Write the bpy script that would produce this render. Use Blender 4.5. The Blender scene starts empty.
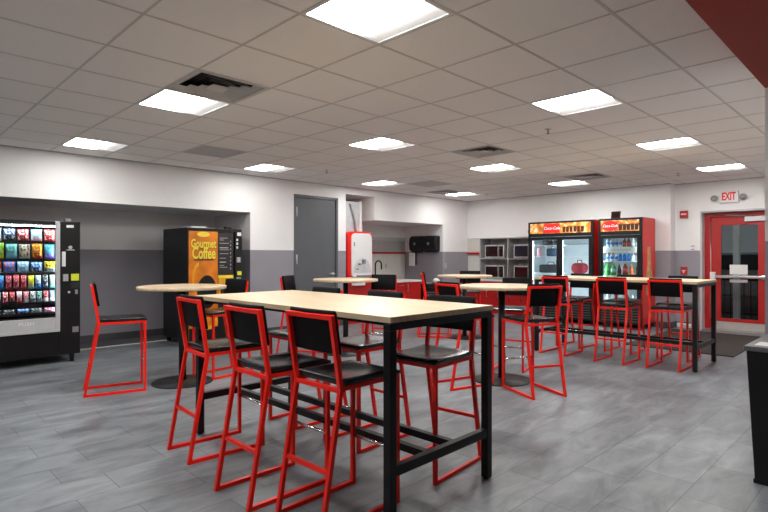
import bpy, bmesh, math, random
from mathutils import Vector, Matrix
random.seed(7)
C = bpy.context.scene.collection
PI = math.pi
def R(d): return math.radians(d)

# ------------------------------------------------------------------ materials
MATS = {}
def lin(c):
    return tuple((x/12.92 if x <= 0.04045 else ((x+0.055)/1.055)**2.4) for x in c)
def mat(name, col, rough=0.5, metal=0.0, var=0.0, scale=8.0, emit=None, estr=0.0, spec=0.5, bump=0.0, coat=0.0, stretch=None):
    """col is linear rgb. var = amount of procedural tone variation."""
    if name in MATS: return MATS[name]
    m = bpy.data.materials.new(name); m.use_nodes = True
    nt = m.node_tree; b = nt.nodes['Principled BSDF']
    b.inputs['Base Color'].default_value = (*col, 1)
    b.inputs['Roughness'].default_value = rough
    b.inputs['Metallic'].default_value = metal
    b.inputs['Specular IOR Level'].default_value = spec
    b.inputs['Coat Weight'].default_value = coat
    tc = nt.nodes.new('ShaderNodeTexCoord')
    n = nt.nodes.new('ShaderNodeTexNoise'); n.inputs['Scale'].default_value = scale
    n.inputs['Detail'].default_value = 5
    src = tc.outputs['Object']
    if stretch:
        mp = nt.nodes.new('ShaderNodeMapping'); mp.inputs['Scale'].default_value = stretch
        nt.links.new(src, mp.inputs['Vector']); src = mp.outputs['Vector']
    nt.links.new(src, n.inputs['Vector'])
    if var > 0:
        r = nt.nodes.new('ShaderNodeValToRGB')
        r.color_ramp.elements[0].position = 0.3; r.color_ramp.elements[1].position = 0.7
        r.color_ramp.elements[0].color = (*[max(0, x*(1-var)) for x in col], 1)
        r.color_ramp.elements[1].color = (*[min(1, x*(1+var)) for x in col], 1)
        nt.links.new(n.outputs['Fac'], r.inputs['Fac']); nt.links.new(r.outputs['Color'], b.inputs['Base Color'])
    if bump > 0:
        bp = nt.nodes.new('ShaderNodeBump'); bp.inputs['Strength'].default_value = bump; bp.inputs['Distance'].default_value = 0.005
        nt.links.new(n.outputs['Fac'], bp.inputs['Height']); nt.links.new(bp.outputs['Normal'], b.inputs['Normal'])
    if emit:
        b.inputs['Emission Color'].default_value = (*emit, 1); b.inputs['Emission Strength'].default_value = estr
    MATS[name] = m
    return m

def glass_mat(name, tint=(0.9, 0.95, 0.95), refl=0.08):
    m = bpy.data.materials.new(name); m.use_nodes = True
    nt = m.node_tree; nt.nodes.clear()
    out = nt.nodes.new('ShaderNodeOutputMaterial'); mx = nt.nodes.new('ShaderNodeMixShader')
    tr = nt.nodes.new('ShaderNodeBsdfTransparent'); tr.inputs['Color'].default_value = (*tint, 1)
    gl = nt.nodes.new('ShaderNodeBsdfGlossy'); gl.inputs['Roughness'].default_value = 0.03
    fr = nt.nodes.new('ShaderNodeFresnel'); fr.inputs['IOR'].default_value = 1.35
    nt.links.new(fr.outputs['Fac'], mx.inputs['Fac'])
    nt.links.new(tr.outputs[0], mx.inputs[1]); nt.links.new(gl.outputs[0], mx.inputs[2])
    nt.links.new(mx.outputs[0], out.inputs['Surface'])
    return m

def floor_mat():
    m = bpy.data.materials.new('floor_tile'); m.use_nodes = True
    nt = m.node_tree; L = nt.links; b = nt.nodes['Principled BSDF']
    tc = nt.nodes.new('ShaderNodeTexCoord')
    mp = nt.nodes.new('ShaderNodeMapping'); mp.inputs['Location'].default_value = (0.13, -0.052, 0)
    L.new(tc.outputs['Object'], mp.inputs['Vector'])
    br = nt.nodes.new('ShaderNodeTexBrick'); br.offset = 0.37; br.offset_frequency = 2
    br.inputs['Scale'].default_value = 1.0; br.inputs['Brick Width'].default_value = 0.6; br.inputs['Row Height'].default_value = 0.289
    br.inputs['Mortar Size'].default_value = 0.0026; br.inputs['Mortar Smooth'].default_value = 0.2; br.inputs['Bias'].default_value = 0
    br.inputs['Color1'].default_value = (0.142, 0.156, 0.171, 1); br.inputs['Color2'].default_value = (0.188, 0.204, 0.222, 1)
    br.inputs['Mortar'].default_value = (0.075, 0.078, 0.082, 1)
    L.new(mp.outputs['Vector'], br.inputs['Vector'])
    # streaky slate clouding
    mp2 = nt.nodes.new('ShaderNodeMapping'); mp2.inputs['Scale'].default_value = (1.5, 4.2, 1); mp2.inputs['Rotation'].default_value = (0, 0, R(-14))
    L.new(tc.outputs['Object'], mp2.inputs['Vector'])
    n = nt.nodes.new('ShaderNodeTexNoise'); n.inputs['Scale'].default_value = 1.6; n.inputs['Detail'].default_value = 7; n.inputs['Roughness'].default_value = 0.6; n.inputs['Distortion'].default_value = 0.7
    L.new(mp2.outputs['Vector'], n.inputs['Vector'])
    rp = nt.nodes.new('ShaderNodeValToRGB'); rp.color_ramp.elements[0].position = 0.32; rp.color_ramp.elements[1].position = 0.7
    rp.color_ramp.elements[0].color = (0.55, 0.55, 0.56, 1); rp.color_ramp.elements[1].color = (1.42, 1.41, 1.38, 1)
    L.new(n.outputs['Fac'], rp.inputs['Fac'])
    mx = nt.nodes.new('ShaderNodeMix'); mx.data_type = 'RGBA'; mx.blend_type = 'MULTIPLY'; mx.inputs['Factor'].default_value = 1
    L.new(br.outputs['Color'], mx.inputs['A']); L.new(rp.outputs['Color'], mx.inputs['B'])
    L.new(mx.outputs['Result'], b.inputs['Base Color'])
    b.inputs['Roughness'].default_value = 0.36
    b.inputs['Specular IOR Level'].default_value = 0.45
    r2 = nt.nodes.new('ShaderNodeMapRange'); r2.inputs['To Min'].default_value = 0.3; r2.inputs['To Max'].default_value = 0.5
    L.new(n.outputs['Fac'], r2.inputs['Value']); L.new(r2.outputs['Result'], b.inputs['Roughness'])
    return m

def wood_mat():
    m = bpy.data.materials.new('maple_laminate'); m.use_nodes = True
    nt = m.node_tree; L = nt.links; b = nt.nodes['Principled BSDF']
    tc = nt.nodes.new('ShaderNodeTexCoord')
    mp = nt.nodes.new('ShaderNodeMapping'); mp.inputs['Scale'].default_value = (14, 1.1, 6)
    L.new(tc.outputs['Object'], mp.inputs['Vector'])
    n = nt.nodes.new('ShaderNodeTexNoise'); n.inputs['Scale'].default_value = 2.2; n.inputs['Detail'].default_value = 6; n.inputs['Distortion'].default_value = 0.6
    L.new(mp.outputs['Vector'], n.inputs['Vector'])
    rp = nt.nodes.new('ShaderNodeValToRGB'); rp.color_ramp.elements[0].position = 0.35; rp.color_ramp.elements[1].position = 0.68
    rp.color_ramp.elements[0].color = (0.56, 0.42, 0.255, 1); rp.color_ramp.elements[1].color = (0.66, 0.525, 0.355, 1)
    L.new(n.outputs['Fac'], rp.inputs['Fac']); L.new(rp.outputs['Color'], b.inputs['Base Color'])
    b.inputs['Roughness'].default_value = 0.38
    return m

M = {}
M['white_wall'] = mat('white_wall_paint', (0.83, 0.82, 0.81), 0.6, var=0.015, scale=3)
M['grey_wall'] = mat('grey_wainscot_paint', (0.285, 0.275, 0.305), 0.5, var=0.03, scale=3)
M['soffit_red'] = mat('dark_red_paint', (0.40, 0.022, 0.008), 0.55, var=0.05, scale=3)
M['ceiling'] = mat('ceiling_tile', (0.90, 0.87, 0.84), 0.9, var=0.03, scale=90, bump=0.15)
M['tbar'] = mat('ceiling_tee_bar', (0.64, 0.61, 0.58), 0.6, var=0.05, scale=3)
M['floor'] = floor_mat()
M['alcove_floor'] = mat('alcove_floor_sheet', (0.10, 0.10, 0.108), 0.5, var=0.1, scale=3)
M['base'] = mat('dark_base_rubber', (0.06, 0.06, 0.066), 0.55, var=0.05)
M['strip'] = mat('pale_edge_strip', (0.7, 0.69, 0.67), 0.4, var=0.03)
M['wood'] = wood_mat()
M['red'] = mat('red_powder_coat', (0.86, 0.018, 0.009), 0.33, var=0.05, scale=5, spec=0.35)
M['red2'] = mat('red_laminate', (0.45, 0.010, 0.009), 0.4, var=0.05, scale=4)
M['redpaint'] = mat('red_door_paint', (0.43, 0.012, 0.010), 0.35, var=0.04, scale=4)
M['black'] = mat('black_steel', (0.008, 0.008, 0.009), 0.42, var=0.15, scale=6, spec=0.3)
M['seat'] = mat('black_seat_shell', (0.007, 0.007, 0.008), 0.22, var=0.15, scale=6, spec=0.5)
M['backpanel'] = mat('black_back_panel', (0.004, 0.004, 0.005), 0.5, var=0.15, scale=6, spec=0.1)
M['cab_black'] = mat('black_cabinet', (0.008, 0.008, 0.009), 0.38, var=0.12, scale=3, spec=0.3)
M['chrome'] = mat('chrome', (0.75, 0.75, 0.75), 0.18, metal=1.0, var=0.03)
M['steel'] = mat('brushed_steel', (0.52, 0.51, 0.50), 0.33, metal=0.9, var=0.06, scale=5, stretch=(2, 2, 40))
M['door_grey'] = mat('slate_door_paint', (0.098, 0.105, 0.115), 0.45, var=0.04, scale=4)
M['white'] = mat('white_plastic', (0.78, 0.78, 0.77), 0.4, var=0.02)
M['paper'] = mat('white_paper', (0.80, 0.80, 0.78), 0.8, var=0.02)
M['grey'] = mat('mid_grey_plastic', (0.25, 0.25, 0.255), 0.45, var=0.05)
M['ltgrey'] = mat('light_grey_plastic', (0.50, 0.50, 0.51), 0.4, var=0.04)
M['shelfgrey'] = mat('grey_shelf_laminate', (0.42, 0.42, 0.41), 0.5, var=0.05)
M['splash'] = mat('pale_backsplash', (0.62, 0.61, 0.56), 0.45, var=0.03)
M['counter'] = mat('white_counter', (0.74, 0.73, 0.72), 0.35, var=0.03, scale=30)
M['vent'] = mat('vent_metal', (0.52, 0.51, 0.50), 0.45, var=0.06)
M['dark'] = mat('duct_interior', (0.02, 0.02, 0.02), 0.8, var=0.1)
M['lamp'] = mat('lamp_diffuser', (0.9, 0.9, 0.9), 0.5, emit=(1.0, 0.985, 0.965), estr=56.0)
M['lampdim'] = mat('lamp_diffuser_dim', (0.9, 0.9, 0.9), 0.5, emit=(1.0, 0.985, 0.965), estr=27.0)
M['lampside'] = mat('lamp_wing', (0.85, 0.85, 0.85), 0.45, var=0.02, emit=(1, 0.99, 0.97), estr=0.22)
M['led'] = mat('cold_led', (0.9, 0.95, 1), 0.5, emit=(0.85, 0.95, 1.0), estr=26.0)
M['addedled'] = mat('added_shelf_led', (0.9, 0.95, 1), 0.5, emit=(0.95, 0.97, 1.0), estr=14.0)
M['glass'] = glass_mat('clear_glass')
M['doorglass'] = glass_mat('door_glass', (0.72, 0.76, 0.77))
M['inner'] = mat('fridge_liner', (0.62, 0.68, 0.72), 0.5, var=0.03)
M['mat'] = mat('entrance_mat_fibre', (0.026, 0.020, 0.016), 0.95, var=0.35, scale=60, bump=0.4)
M['orange'] = mat('orange_print', (0.75, 0.20, 0.008), 0.3, var=0.45, scale=3.2)
M['amber'] = mat('amber_print', (0.9, 0.42, 0.02), 0.3, var=0.15, scale=5)
M['yellow'] = mat('yellow_print', (0.92, 0.72, 0.05), 0.35, var=0.03)
M['brown'] = mat('dark_brown_print', (0.05, 0.012, 0.004), 0.35, var=0.2)
M['logo_red'] = mat('logo_red_print', (0.70, 0.012, 0.012), 0.35, var=0.03)
M['screen'] = mat('yellow_lit_display', (0.5, 0.55, 0.02), 0.4, emit=(0.75, 0.8, 0.05), estr=0.2)
M['cola'] = mat('sign_amber', (0.62, 0.22, 0.04), 0.4, var=0.7, scale=7, emit=(0.75, 0.36, 0.10), estr=0.45)
def sign_mat():
    m = M['cola']; nt = m.node_tree; b = nt.nodes['Principled BSDF']
    n = [x for x in nt.nodes if x.type == 'TEX_NOISE'][0]; n.inputs['Scale'].default_value = 5.5; n.inputs['Distortion'].default_value = 1.2
    r = [x for x in nt.nodes if x.type == 'VALTORGB'][0]; e = r.color_ramp.elements
    e[0].position = 0.30; e[0].color = (0.12, 0.02, 0.01, 1); e[1].position = 0.72; e[1].color = (0.9, 0.86, 0.78, 1)
    for p_, c_ in ((0.42, (0.50, 0.12, 0.02, 1)), (0.52, (0.72, 0.30, 0.05, 1)), (0.60, (0.85, 0.55, 0.22, 1))):
        q = e.new(p_); q.color = c_
    nt.links.new(r.outputs['Color'], b.inputs['Emission Color']); b.inputs['Emission Strength'].default_value = 0.35
sign_mat()
M['signred'] = mat('lit_red_sign', (0.75, 0.01, 0.01), 0.4, emit=(0.9, 0.03, 0.02), estr=0.12)
M['signwhite'] = mat('lit_white_sign', (0.85, 0.85, 0.85), 0.4, emit=(1, 0.97, 0.95), estr=0.5)
M['asphalt'] = mat('asphalt', (0.035, 0.035, 0.037), 0.9, var=0.25, scale=20)
M['carpaint'] = mat('grey_car_paint', (0.34, 0.35, 0.36), 0.3, var=0.05, coat=0.5)
M['carglass'] = mat('dark_car_glass', (0.01, 0.011, 0.012), 0.1, var=0.1)
M['tire'] = mat('tire_rubber', (0.015, 0.015, 0.015), 0.8, var=0.1)
M['post'] = mat('pale_post', (0.75, 0.77, 0.74), 0.6, var=0.05)
M['microglass'] = mat('microwave_window', (0.022, 0.006, 0.006), 0.15, var=0.1)
M['microblue'] = mat('microwave_window_blue', (0.02, 0.026, 0.04), 0.15, var=0.1)

# ------------------------------------------------------------------ mesh builder
class MB:
    def __init__(s): s.bm = bmesh.new(); s.mi = 0
    def _tag(s, faces, smooth=False):
        for f in faces: f.material_index = s.mi; f.smooth = smooth
    def box(s, x0, x1, y0, y1, z0, z1, taper=None):
        x0, x1 = min(x0, x1), max(x0, x1); y0, y1 = min(y0, y1), max(y0, y1); z0, z1 = min(z0, z1), max(z0, z1)
        t = taper or 0
        v = [s.bm.verts.new(p) for p in [(x0+t, y0+t, z0), (x1-t, y0+t, z0), (x1-t, y1-t, z0), (x0+t, y1-t, z0), (x0, y0, z1), (x1, y0, z1), (x1, y1, z1), (x0, y1, z1)]]
        fs = [s.bm.faces.new([v[i] for i in q]) for q in [(3, 2, 1, 0), (4, 5, 6, 7), (0, 1, 5, 4), (1, 2, 6, 5), (2, 3, 7, 6), (3, 0, 4, 7)]]
        s._tag(fs); return s
    def quad(s, *pts):
        s._tag([s.bm.faces.new([s.bm.verts.new(p) for p in pts])]); return s
    def cyl(s, c, r, h, n=24, axis='z', r2=None, smooth=True):
        r2 = r if r2 is None else r2
        c = Vector(c)
        def P(a, rr, t):
            u, w = rr*math.cos(a), rr*math.sin(a)
            return c + Vector({'z': (u, w, t), 'x': (t, u, w), 'y': (w, t, u)}[axis])
        A = [s.bm.verts.new(P(2*PI*i/n, r, 0)) for i in range(n)]; B = [s.bm.verts.new(P(2*PI*i/n, r2, h)) for i in range(n)]
        side = [s.bm.faces.new([A[i], A[(i+1) % n], B[(i+1) % n], B[i]]) for i in range(n)]
        s._tag(side, smooth)
        s._tag([s.bm.faces.new(A[::-1]), s.bm.faces.new(B)]); return s
    def lathe(s, c, prof, n=24, axis='z'):
        c = Vector(c); rings = []
        for r, t in prof:
            ring = []
            for i in range(n):
                a = 2*PI*i/n; u, w = r*math.cos(a), r*math.sin(a)
                ring.append(s.bm.verts.new(c + Vector({'z': (u, w, t), 'x': (t, u, w), 'y': (w, t, u)}[axis])))
            rings.append(ring)
        fs = []
        for A, B in zip(rings, rings[1:]):
            fs += [s.bm.faces.new([A[i], A[(i+1) % n], B[(i+1) % n], B[i]]) for i in range(n)]
        s._tag(fs, True)
        s._tag([s.bm.faces.new(rings[0][::-1]), s.bm.faces.new(rings[-1])], False); return s
    def tube(s, pts, r, n=8, square=False):
        """tube through points with mitred joints; square=True gives a 4-sided section"""
        pts = [Vector(p) for p in pts]; n = 4 if square else n
        rings = []
        d0 = (pts[1]-pts[0]).normalized()
        up = Vector((0, 0, 1)) if abs(d0.z) < 0.9 else Vector((0, 1, 0))
        u = d0.cross(up).normalized(); w = u.cross(d0).normalized()
        for i, p in enumerate(pts):
            if i == 0: d = d0
            elif i == len(pts)-1: d = (pts[i]-pts[i-1]).normalized()
            else:
                a, b = (pts[i]-pts[i-1]).normalized(), (pts[i+1]-pts[i]).normalized()
                d = (a+b).normalized()
            if i > 0:
                prev = (pts[i]-pts[i-1]).normalized()
                ring = []
                for v in rings[-1]:
                    k = (p - v.co).dot(d) / prev.dot(d)
                    ring.append(s.bm.verts.new(v.co + prev*k))
            else:
                ring = []
                for j in range(n):
                    a = 2*PI*(j+0.5)/n; rr = r*1.3 if square else r
                    ring.append(s.bm.verts.new(p + u*rr*math.cos(a) + w*rr*math.sin(a)))
            rings.append(ring)
        fs = []
        for A, B in zip(rings, rings[1:]):
            fs += [s.bm.faces.new([A[j], A[(j+1) % n], B[(j+1) % n], B[j]]) for j in range(n)]
        s._tag(fs, not square)
        s._tag([s.bm.faces.new(rings[0][::-1]), s.bm.faces.new(rings[-1])]); return s
    def prism(s, poly, a0, a1, axis='y'):
        """extrude a 2-D outline (list of pairs) along an axis"""
        def P(p, t): return {'y': (p[0], t, p[1]), 'x': (t, p[0], p[1]), 'z': (p[0], p[1], t)}[axis]
        A = [s.bm.verts.new(P(p, a0)) for p in poly]; B = [s.bm.verts.new(P(p, a1)) for p in poly]
        n = len(poly)
        fs = [s.bm.faces.new([A[i], A[(i+1) % n], B[(i+1) % n], B[i]]) for i in range(n)]
        fs += [s.bm.faces.new(A[::-1]), s.bm.faces.new(B)]
        s._tag(fs); return s
    def build(s, name, mats, parent=None, bevel=0, seg=2, loc=None, weld=False):
        if weld: bmesh.ops.remove_doubles(s.bm, verts=s.bm.verts, dist=1e-5)
        bmesh.ops.recalc_face_normals(s.bm, faces=s.bm.faces)
        me = bpy.data.meshes.new(name); s.bm.to_mesh(me); s.bm.free()
        for m in (mats if isinstance(mats, (list, tuple)) else [mats]): me.materials.append(m)
        o = bpy.data.objects.new(name, me); C.objects.link(o)
        if parent is not None: o.parent = parent
        if loc: o.location = loc
        if bevel:
            b = o.modifiers.new('bevel', 'BEVEL'); b.width = bevel; b.segments = seg; b.limit_method = 'ANGLE'; b.angle_limit = R(40)
        return o

def tag(o, label=None, cat=None, group=None, kind=None):
    if label: o['label'] = label
    if cat: o['category'] = cat
    if group: o['group'] = group
    if kind: o['kind'] = kind
    return o
def thing(name, label, cat, loc=(0, 0, 0), rz=0, group=None):
    o = bpy.data.objects.new(name, None); C.objects.link(o); o.empty_display_size = 0.1
    o.location = loc; o.rotation_euler = (0, 0, rz)
    return tag(o, label, cat, group)
def struct(name, mb, m, **k): return tag(mb.build(name, m, **k), kind='structure')
def copy_tree(o, parent=None):
    c = o.copy(); C.objects.link(c)
    if parent is not None: c.parent = parent
    for ch in list(o.children): copy_tree(ch, c)
    return c
def place(o, loc, rz, label, group=None):
    o.location = loc; o.rotation_euler = (0, 0, rz); o['label'] = label
    if group: o['group'] = group
    return o
def letters(txt, size, m, parent, loc, rot, name='lettering', shear=0.0, extrude=0.0015, xs=1.0, align='CENTER', spacing=1.0, bold=0.0):
    cu = bpy.data.curves.new(name, 'FONT'); cu.body = txt; cu.size = size; cu.align_x = align; cu.align_y = 'CENTER'
    cu.extrude = extrude; cu.shear = shear; cu.offset = bold; cu.space_character = spacing; cu.resolution_u = 3
    t = bpy.data.objects.new(name, cu); C.objects.link(t)
    bpy.context.view_layer.update()
    me = bpy.data.meshes.new_from_object(t.evaluated_get(bpy.context.evaluated_depsgraph_get()))
    bpy.data.objects.remove(t); me.materials.clear(); me.materials.append(m)
    o = bpy.data.objects.new(name, me); C.objects.link(o)
    if parent is not None: o.parent = parent
    o.location = loc; o.rotation_euler = rot; o.scale = (xs, 1, 1)
    return o
FACE_MY = (PI/2, 0, 0)            # reads from the -Y side
FACE_MX = (PI/2, 0, -PI/2)        # reads from the -X side

# ------------------------------------------------------------------ key dimensions
CEIL = 2.668; S = 0.6096; GX, GY = 1.1218, 3.0131
YA = 7.78; YBK = 9.0; WZ = 1.43
XB = 10.6; XD = 10.85; YJ = 3.2
PX, PY, SOF = 4.4, 0.735, 2.477
XMIN, YMIN = -4.0, -3.0

# ------------------------------------------------------------------ the setting
mb = MB(); mb.box(XMIN, 11.6, YMIN, YA+0.6, -0.1, 0)
struct('floor', mb, M['floor'])
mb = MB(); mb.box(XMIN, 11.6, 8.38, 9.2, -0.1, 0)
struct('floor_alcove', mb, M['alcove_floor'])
mb = MB(); mb.box(-0.5, 4.61, 8.35, 8.385, 0, 0.006)
struct('trim_1', mb, M['strip'])

LIGHTS = [(v, u) for u in (-2, 2, 6) for v in (13, 9, 5, 1, -3)]
VENTS = [(1, 1), (7, 1), (12, 1), (12, 6)]
GRILLES = [(3, 5), (10, 5)]
holes = set(LIGHTS) | set(VENTS) | set(GRILLES)
mb = MB()
for v in range(-9, 17):
    for u in range(-10, 9):
        if (v, u) in holes: continue
        x0, x1, y0, y1 = max(GX+v*S, XMIN), min(GX+(v+1)*S, XD+0.3), max(GY+u*S, YMIN), min(GY+(u+1)*S, YA+0.02)
        if x1-x0 < 0.01 or y1-y0 < 0.01: continue
        mb.box(x0, x1, y0, y1, CEIL, CEIL+0.02)
struct('ceiling', mb, M['ceiling'])
mb = MB()
for v in range(-8, 17):
    x = GX+v*S
    if x < XD-0.02: mb.box(x-0.0075, x+0.0075, PY, YA, CEIL-0.003, CEIL+0.0)
for u in range(-3, 8):
    y = GY+u*S
    if PY < y < YA: mb.box(XMIN, XD, y-0.0085, y+0.0085, CEIL-0.0029, CEIL+0.0001)
mb.mi = 1
mb.box(-4, XB, YA-0.022, YA, CEIL-0.012, CEIL); mb.box(XB-0.022, XB, YJ, YA, CEIL-0.012, CEIL); mb.box(XD-0.022, XD, PY, YJ, CEIL-0.012, CEIL)
struct('ceiling_grid', mb, [M['tbar'], M['ltgrey']])

# walls: slot 0 white upper, slot 1 grey wainscot
def wbox(mb, x0, x1, y0, y1, z0, z1, split=WZ):
    if z0 < split:
        mb.mi = 1; mb.box(x0, x1, y0, y1, z0, min(split, z1))
    if z1 > split:
        mb.mi = 0; mb.box(x0, x1, y0, y1, max(split, z0), z1)
WM = [M['white_wall'], M['grey_wall']]
T = CEIL+0.05
mb = MB()
wbox(mb, XMIN, -0.5, YA, YBK, 0, T)                       # left of the machine alcove
wbox(mb, -0.5, 4.61, YA, YBK, 2.05, T)                    # alcove soffit
wbox(mb, 4.61, 5.50, YA, YBK, 0, T)                       # up to the slate door
wbox(mb, 5.50, 6.47, YA, YBK, 2.41, T)
wbox(mb, 5.50, 6.47, YA+0.12, YBK, 0, 2.41)
wbox(mb, 6.47, 6.69, YA, YBK, 0, T)
wbox(mb, 6.69, 7.45, YA, YBK, 2.53, T)                    # sink alcove, tall bay
wbox(mb, 7.45, 9.66, YA, YBK, 2.06, T)
wbox(mb, 9.66, XB+0.6, YA, YBK, 0, T)
struct('wall_left', mb, WM)
mb = MB(); wbox(mb, -0.5, 6.69, YBK, YBK+0.1, 0, T)
mb.mi = 0; mb.box(6.69, 9.7, YBK, YBK+0.1, 0, T)
struct('wall_alcove', mb, WM)
mb = MB()
wbox(mb, XB, XB+0.7, YJ, 5.82, 0, T)                      # behind the coolers
wbox(mb, XB, XB+0.7, 5.82, YA, 1.76, T)                   # above the microwave recess
mb.mi = 0; mb.box(XB+0.5, XB+0.7, 5.82, YA, 0, 1.76)
struct('wall_far', mb, WM)
mb = MB()
wbox(mb, XD, XD+0.45, 2.78, YJ+0.05, 0, T)
wbox(mb, XD, XD+0.45, 1.72, 2.78, 2.14, T)
wbox(mb, XD, XD+0.45, YMIN, 1.72, 0, T)
struct('wall_door', mb, WM)
mb = MB(); wbox(mb, PX, XD, YMIN, PY, 0, T); struct('wall_right', mb, WM)
mb = MB(); wbox(mb, XMIN-0.1, XMIN, YMIN, YA+1.3, 0, T); struct('wall_rear', mb, WM)
mb = MB(); wbox(mb, XMIN, PX, YMIN-0.1, YMIN, 0, T); struct('wall_behind', mb, WM)
mb = MB(); mb.box(XMIN, PX+0.001, YMIN, PY, SOF, CEIL); struct('ceiling_soffit', mb, M['soffit_red'])
# baseboards
mb = MB(); mb.box(-0.5, 4.61, YBK-0.012, YBK, 0, 0.11); mb.box(4.598, 4.61, YA, YBK, 0, 0.11); mb.box(4.61, 5.45, YA-0.012, YA, 0, 0.11); mb.box(6.52, 6.69, YA-0.012, YA, 0, 0.11); mb.box(9.66, XB, YA-0.012, YA, 0, 0.11)
struct('baseboard_left', mb, M['base'])
mb = MB(); mb.box(XB-0.012, XB, YJ, 5.82, 0, 0.11); mb.box(XD-0.012, XD, 2.80, YJ, 0, 0.11); mb.box(XB, XD, YJ-0.012, YJ, 0, 0.11)
struct('baseboard_far', mb, M['base'])

# slate door in the left wall
d = thing('door_1', 'slate grey flush door with steel hinges in the white wall', 'door', (5.98, YA, 0)); d['kind'] = 'structure'
mb = MB(); mb.box(-0.50, -0.45, -0.012, 0.12, 0, 2.43); mb.box(0.46, 0.51, -0.012, 0.12, 0, 2.43); mb.box(-0.45, 0.46, -0.012, 0.12, 2.38, 2.43)
mb.build('door_frame', M['door_grey'], d, bevel=0.003)
mb = MB(); mb.box(-0.447, 0.457, 0.012, 0.06, 0.01, 2.377); mb.build('door_slab', M['door_grey'], d, bevel=0.002)
for z in (0.3, 1.27, 2.12):
    mb = MB(); mb.cyl((-0.447, -0.006, z-0.085), 0.013, 0.17, 12); mb.box(-0.447, -0.42, 0.002, 0.013, z-0.08, z+0.08); mb.build('hinge', M['steel'], d)
mb = MB(); mb.cyl((0.39, -0.008, 1.0), 0.028, 0.02, 16, 'y'); mb.tube([(0.39, 0, 1.0), (0.39, -0.05, 1.0), (0.27, -0.05, 1.0)], 0.009); mb.build('handle', M['steel'], d)

# red exit door in its recess
XR = 11.05
d = thing('door_2', 'red glazed exit door with panic bar and steel kick plate', 'door', (XR, 2.23, 0)); d['kind'] = 'structure'
mb = MB()
mb.box(-0.2, 0.1, 0.52, 0.55, 0, 2.14); mb.box(-0.2, 0.1, -0.51, -0.48, 0, 2.14); mb.box(-0.2, 0.1, -0.51, 0.55, 2.11, 2.14)
mb.build('jamb_lining', M['ltgrey'], d)
mb = MB(); mb.box(-0.03, 0.08, 0.43, 0.52, 0, 2.11); mb.box(-0.03, 0.08, -0.48, -0.43, 0, 2.11); mb.box(-0.03, 0.08, -0.43, 0.43, 2.03, 2.11)
mb.build('door_frame', M['redpaint'], d, bevel=0.003)
mb = MB(); mb.box(0, 0.045, 0.27, 0.42, 0.01, 2.025); mb.box(0, 0.045, -0.42, -0.285, 0.01, 2.025); mb.box(0, 0.045, -0.285, 0.27, 1.88, 2.025); mb.box(0, 0.045, -0.285, 0.27, 0.01, 0.215)
leaf = mb.build('door_leaf', M['redpaint'], d, bevel=0.002)
mb = MB(); mb.box(0.018, 0.026, -0.285, 0.27, 0.215, 1.88); mb.build('pane', M['doorglass'], leaf)
mb = MB(); mb.box(-0.004, 0.0, -0.41, 0.41, 0.015, 0.155); mb.build('kick_plate', mat('satin_kick_plate', (0.50, 0.48, 0.45), 0.4, metal=0.35, var=0.06), leaf)
mb = MB(); mb.box(-0.06, -0.02, -0.40, 0.37, 0.935, 0.985); mb.box(-0.045, 0, -0.41, -0.34, 0.92, 1.0); mb.build('panic_bar', M['steel'], leaf, bevel=0.006)
mb = MB(); mb.box(-0.07, 0, 0.35, 0.43, 0.90, 1.04); mb.build('latch_case', M['white'], leaf, bevel=0.006)
mb = MB(); mb.box(-0.07, 0, -0.42, -0.10, 1.935, 2.02); cl = mb.build('door_closer', M['white'], leaf, bevel=0.008)
mb = MB(); mb.tube([(-0.05, -0.2, 2.03), (-0.10, 0.02, 2.045), (-0.03, 0.2, 2.06)], 0.01); mb.build('closer_arm', M['steel'], cl)
mb = MB(); mb.cyl((-0.012, 0.43, 0.2), 0.008, 1.75, 10); mb.build('hinge', M['steel'], leaf)
mb = MB(); mb.box(-0.12, 0.09, -0.5, 0.54, 0.0, 0.012); mb.build('threshold', M['steel'], d)
for z0, z1, nm, lb in ((1.0, 1.175, 'paper_sheet', 'white paper notice taped to the exit door glass above the panic bar'), (0.86, 0.915, 'paper_strip', 'narrow white paper strip stuck below the panic bar of the exit door')):
    mb = MB(); mb.box(XR+0.0165, XR+0.018, 2.10, 2.37, z0, z1); tag(mb.build(nm, M['paper']), lb, 'notice')

# outside
mb = MB(); mb.box(11.3, 40, -16, 14, -0.12, -0.02); struct('ground', mb, M['asphalt'])
post = MB().box(11.62, 11.72, 2.335, 2.435, -0.02, 3.2).build('porch_post', M['post'])
tag(post, 'pale square post standing outside the exit door', 'post')
fn = thing('railing', 'dark metal railing outside behind the exit door glass', 'railing', (13.4, 2.0, -0.02))
MB().box(-0.02, 0.02, -1.6, 1.6, 0.82, 0.87).box(-0.02, 0.02, -1.6, 1.6, 0.1, 0.14).build('rail', M['black'], fn)
for i in range(27):
    MB().tube([(0, -1.58+i*0.1215, 0), (0, -1.58+i*0.1215, 0.84)], 0.009, 6).build('baluster', M['black'], fn)
lp = bpy.data.lights.new('added_exit_light', 'AREA'); lp.energy = 14; lp.size = 0.3; lp.color = (1, 0.97, 0.92)  # added unseen light, brightens post, railing and ground beyond the exit door
lo = bpy.data.objects.new('added_exit_light', lp); C.objects.link(lo); lo.location = (11.36, 2.2, 2.75); lo.rotation_euler = (0, R(-40), 0)
car = thing('car', 'grey car parked outside beyond the exit door', 'car', (16.2, 3.3, -0.02), R(75))
mb = MB()
prof = [(-2.15, 0.35), (2.15, 0.35), (2.2, 0.62), (2.05, 0.86), (1.15, 0.98), (0.45, 1.42), (-1.0, 1.45), (-1.75, 1.0), (-2.15, 0.92), (-2.2, 0.6)]
mb.prism(prof, -0.85, 0.85, 'y'); mb.build('body', M['carpaint'], car, bevel=0.07, seg=3)
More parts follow.
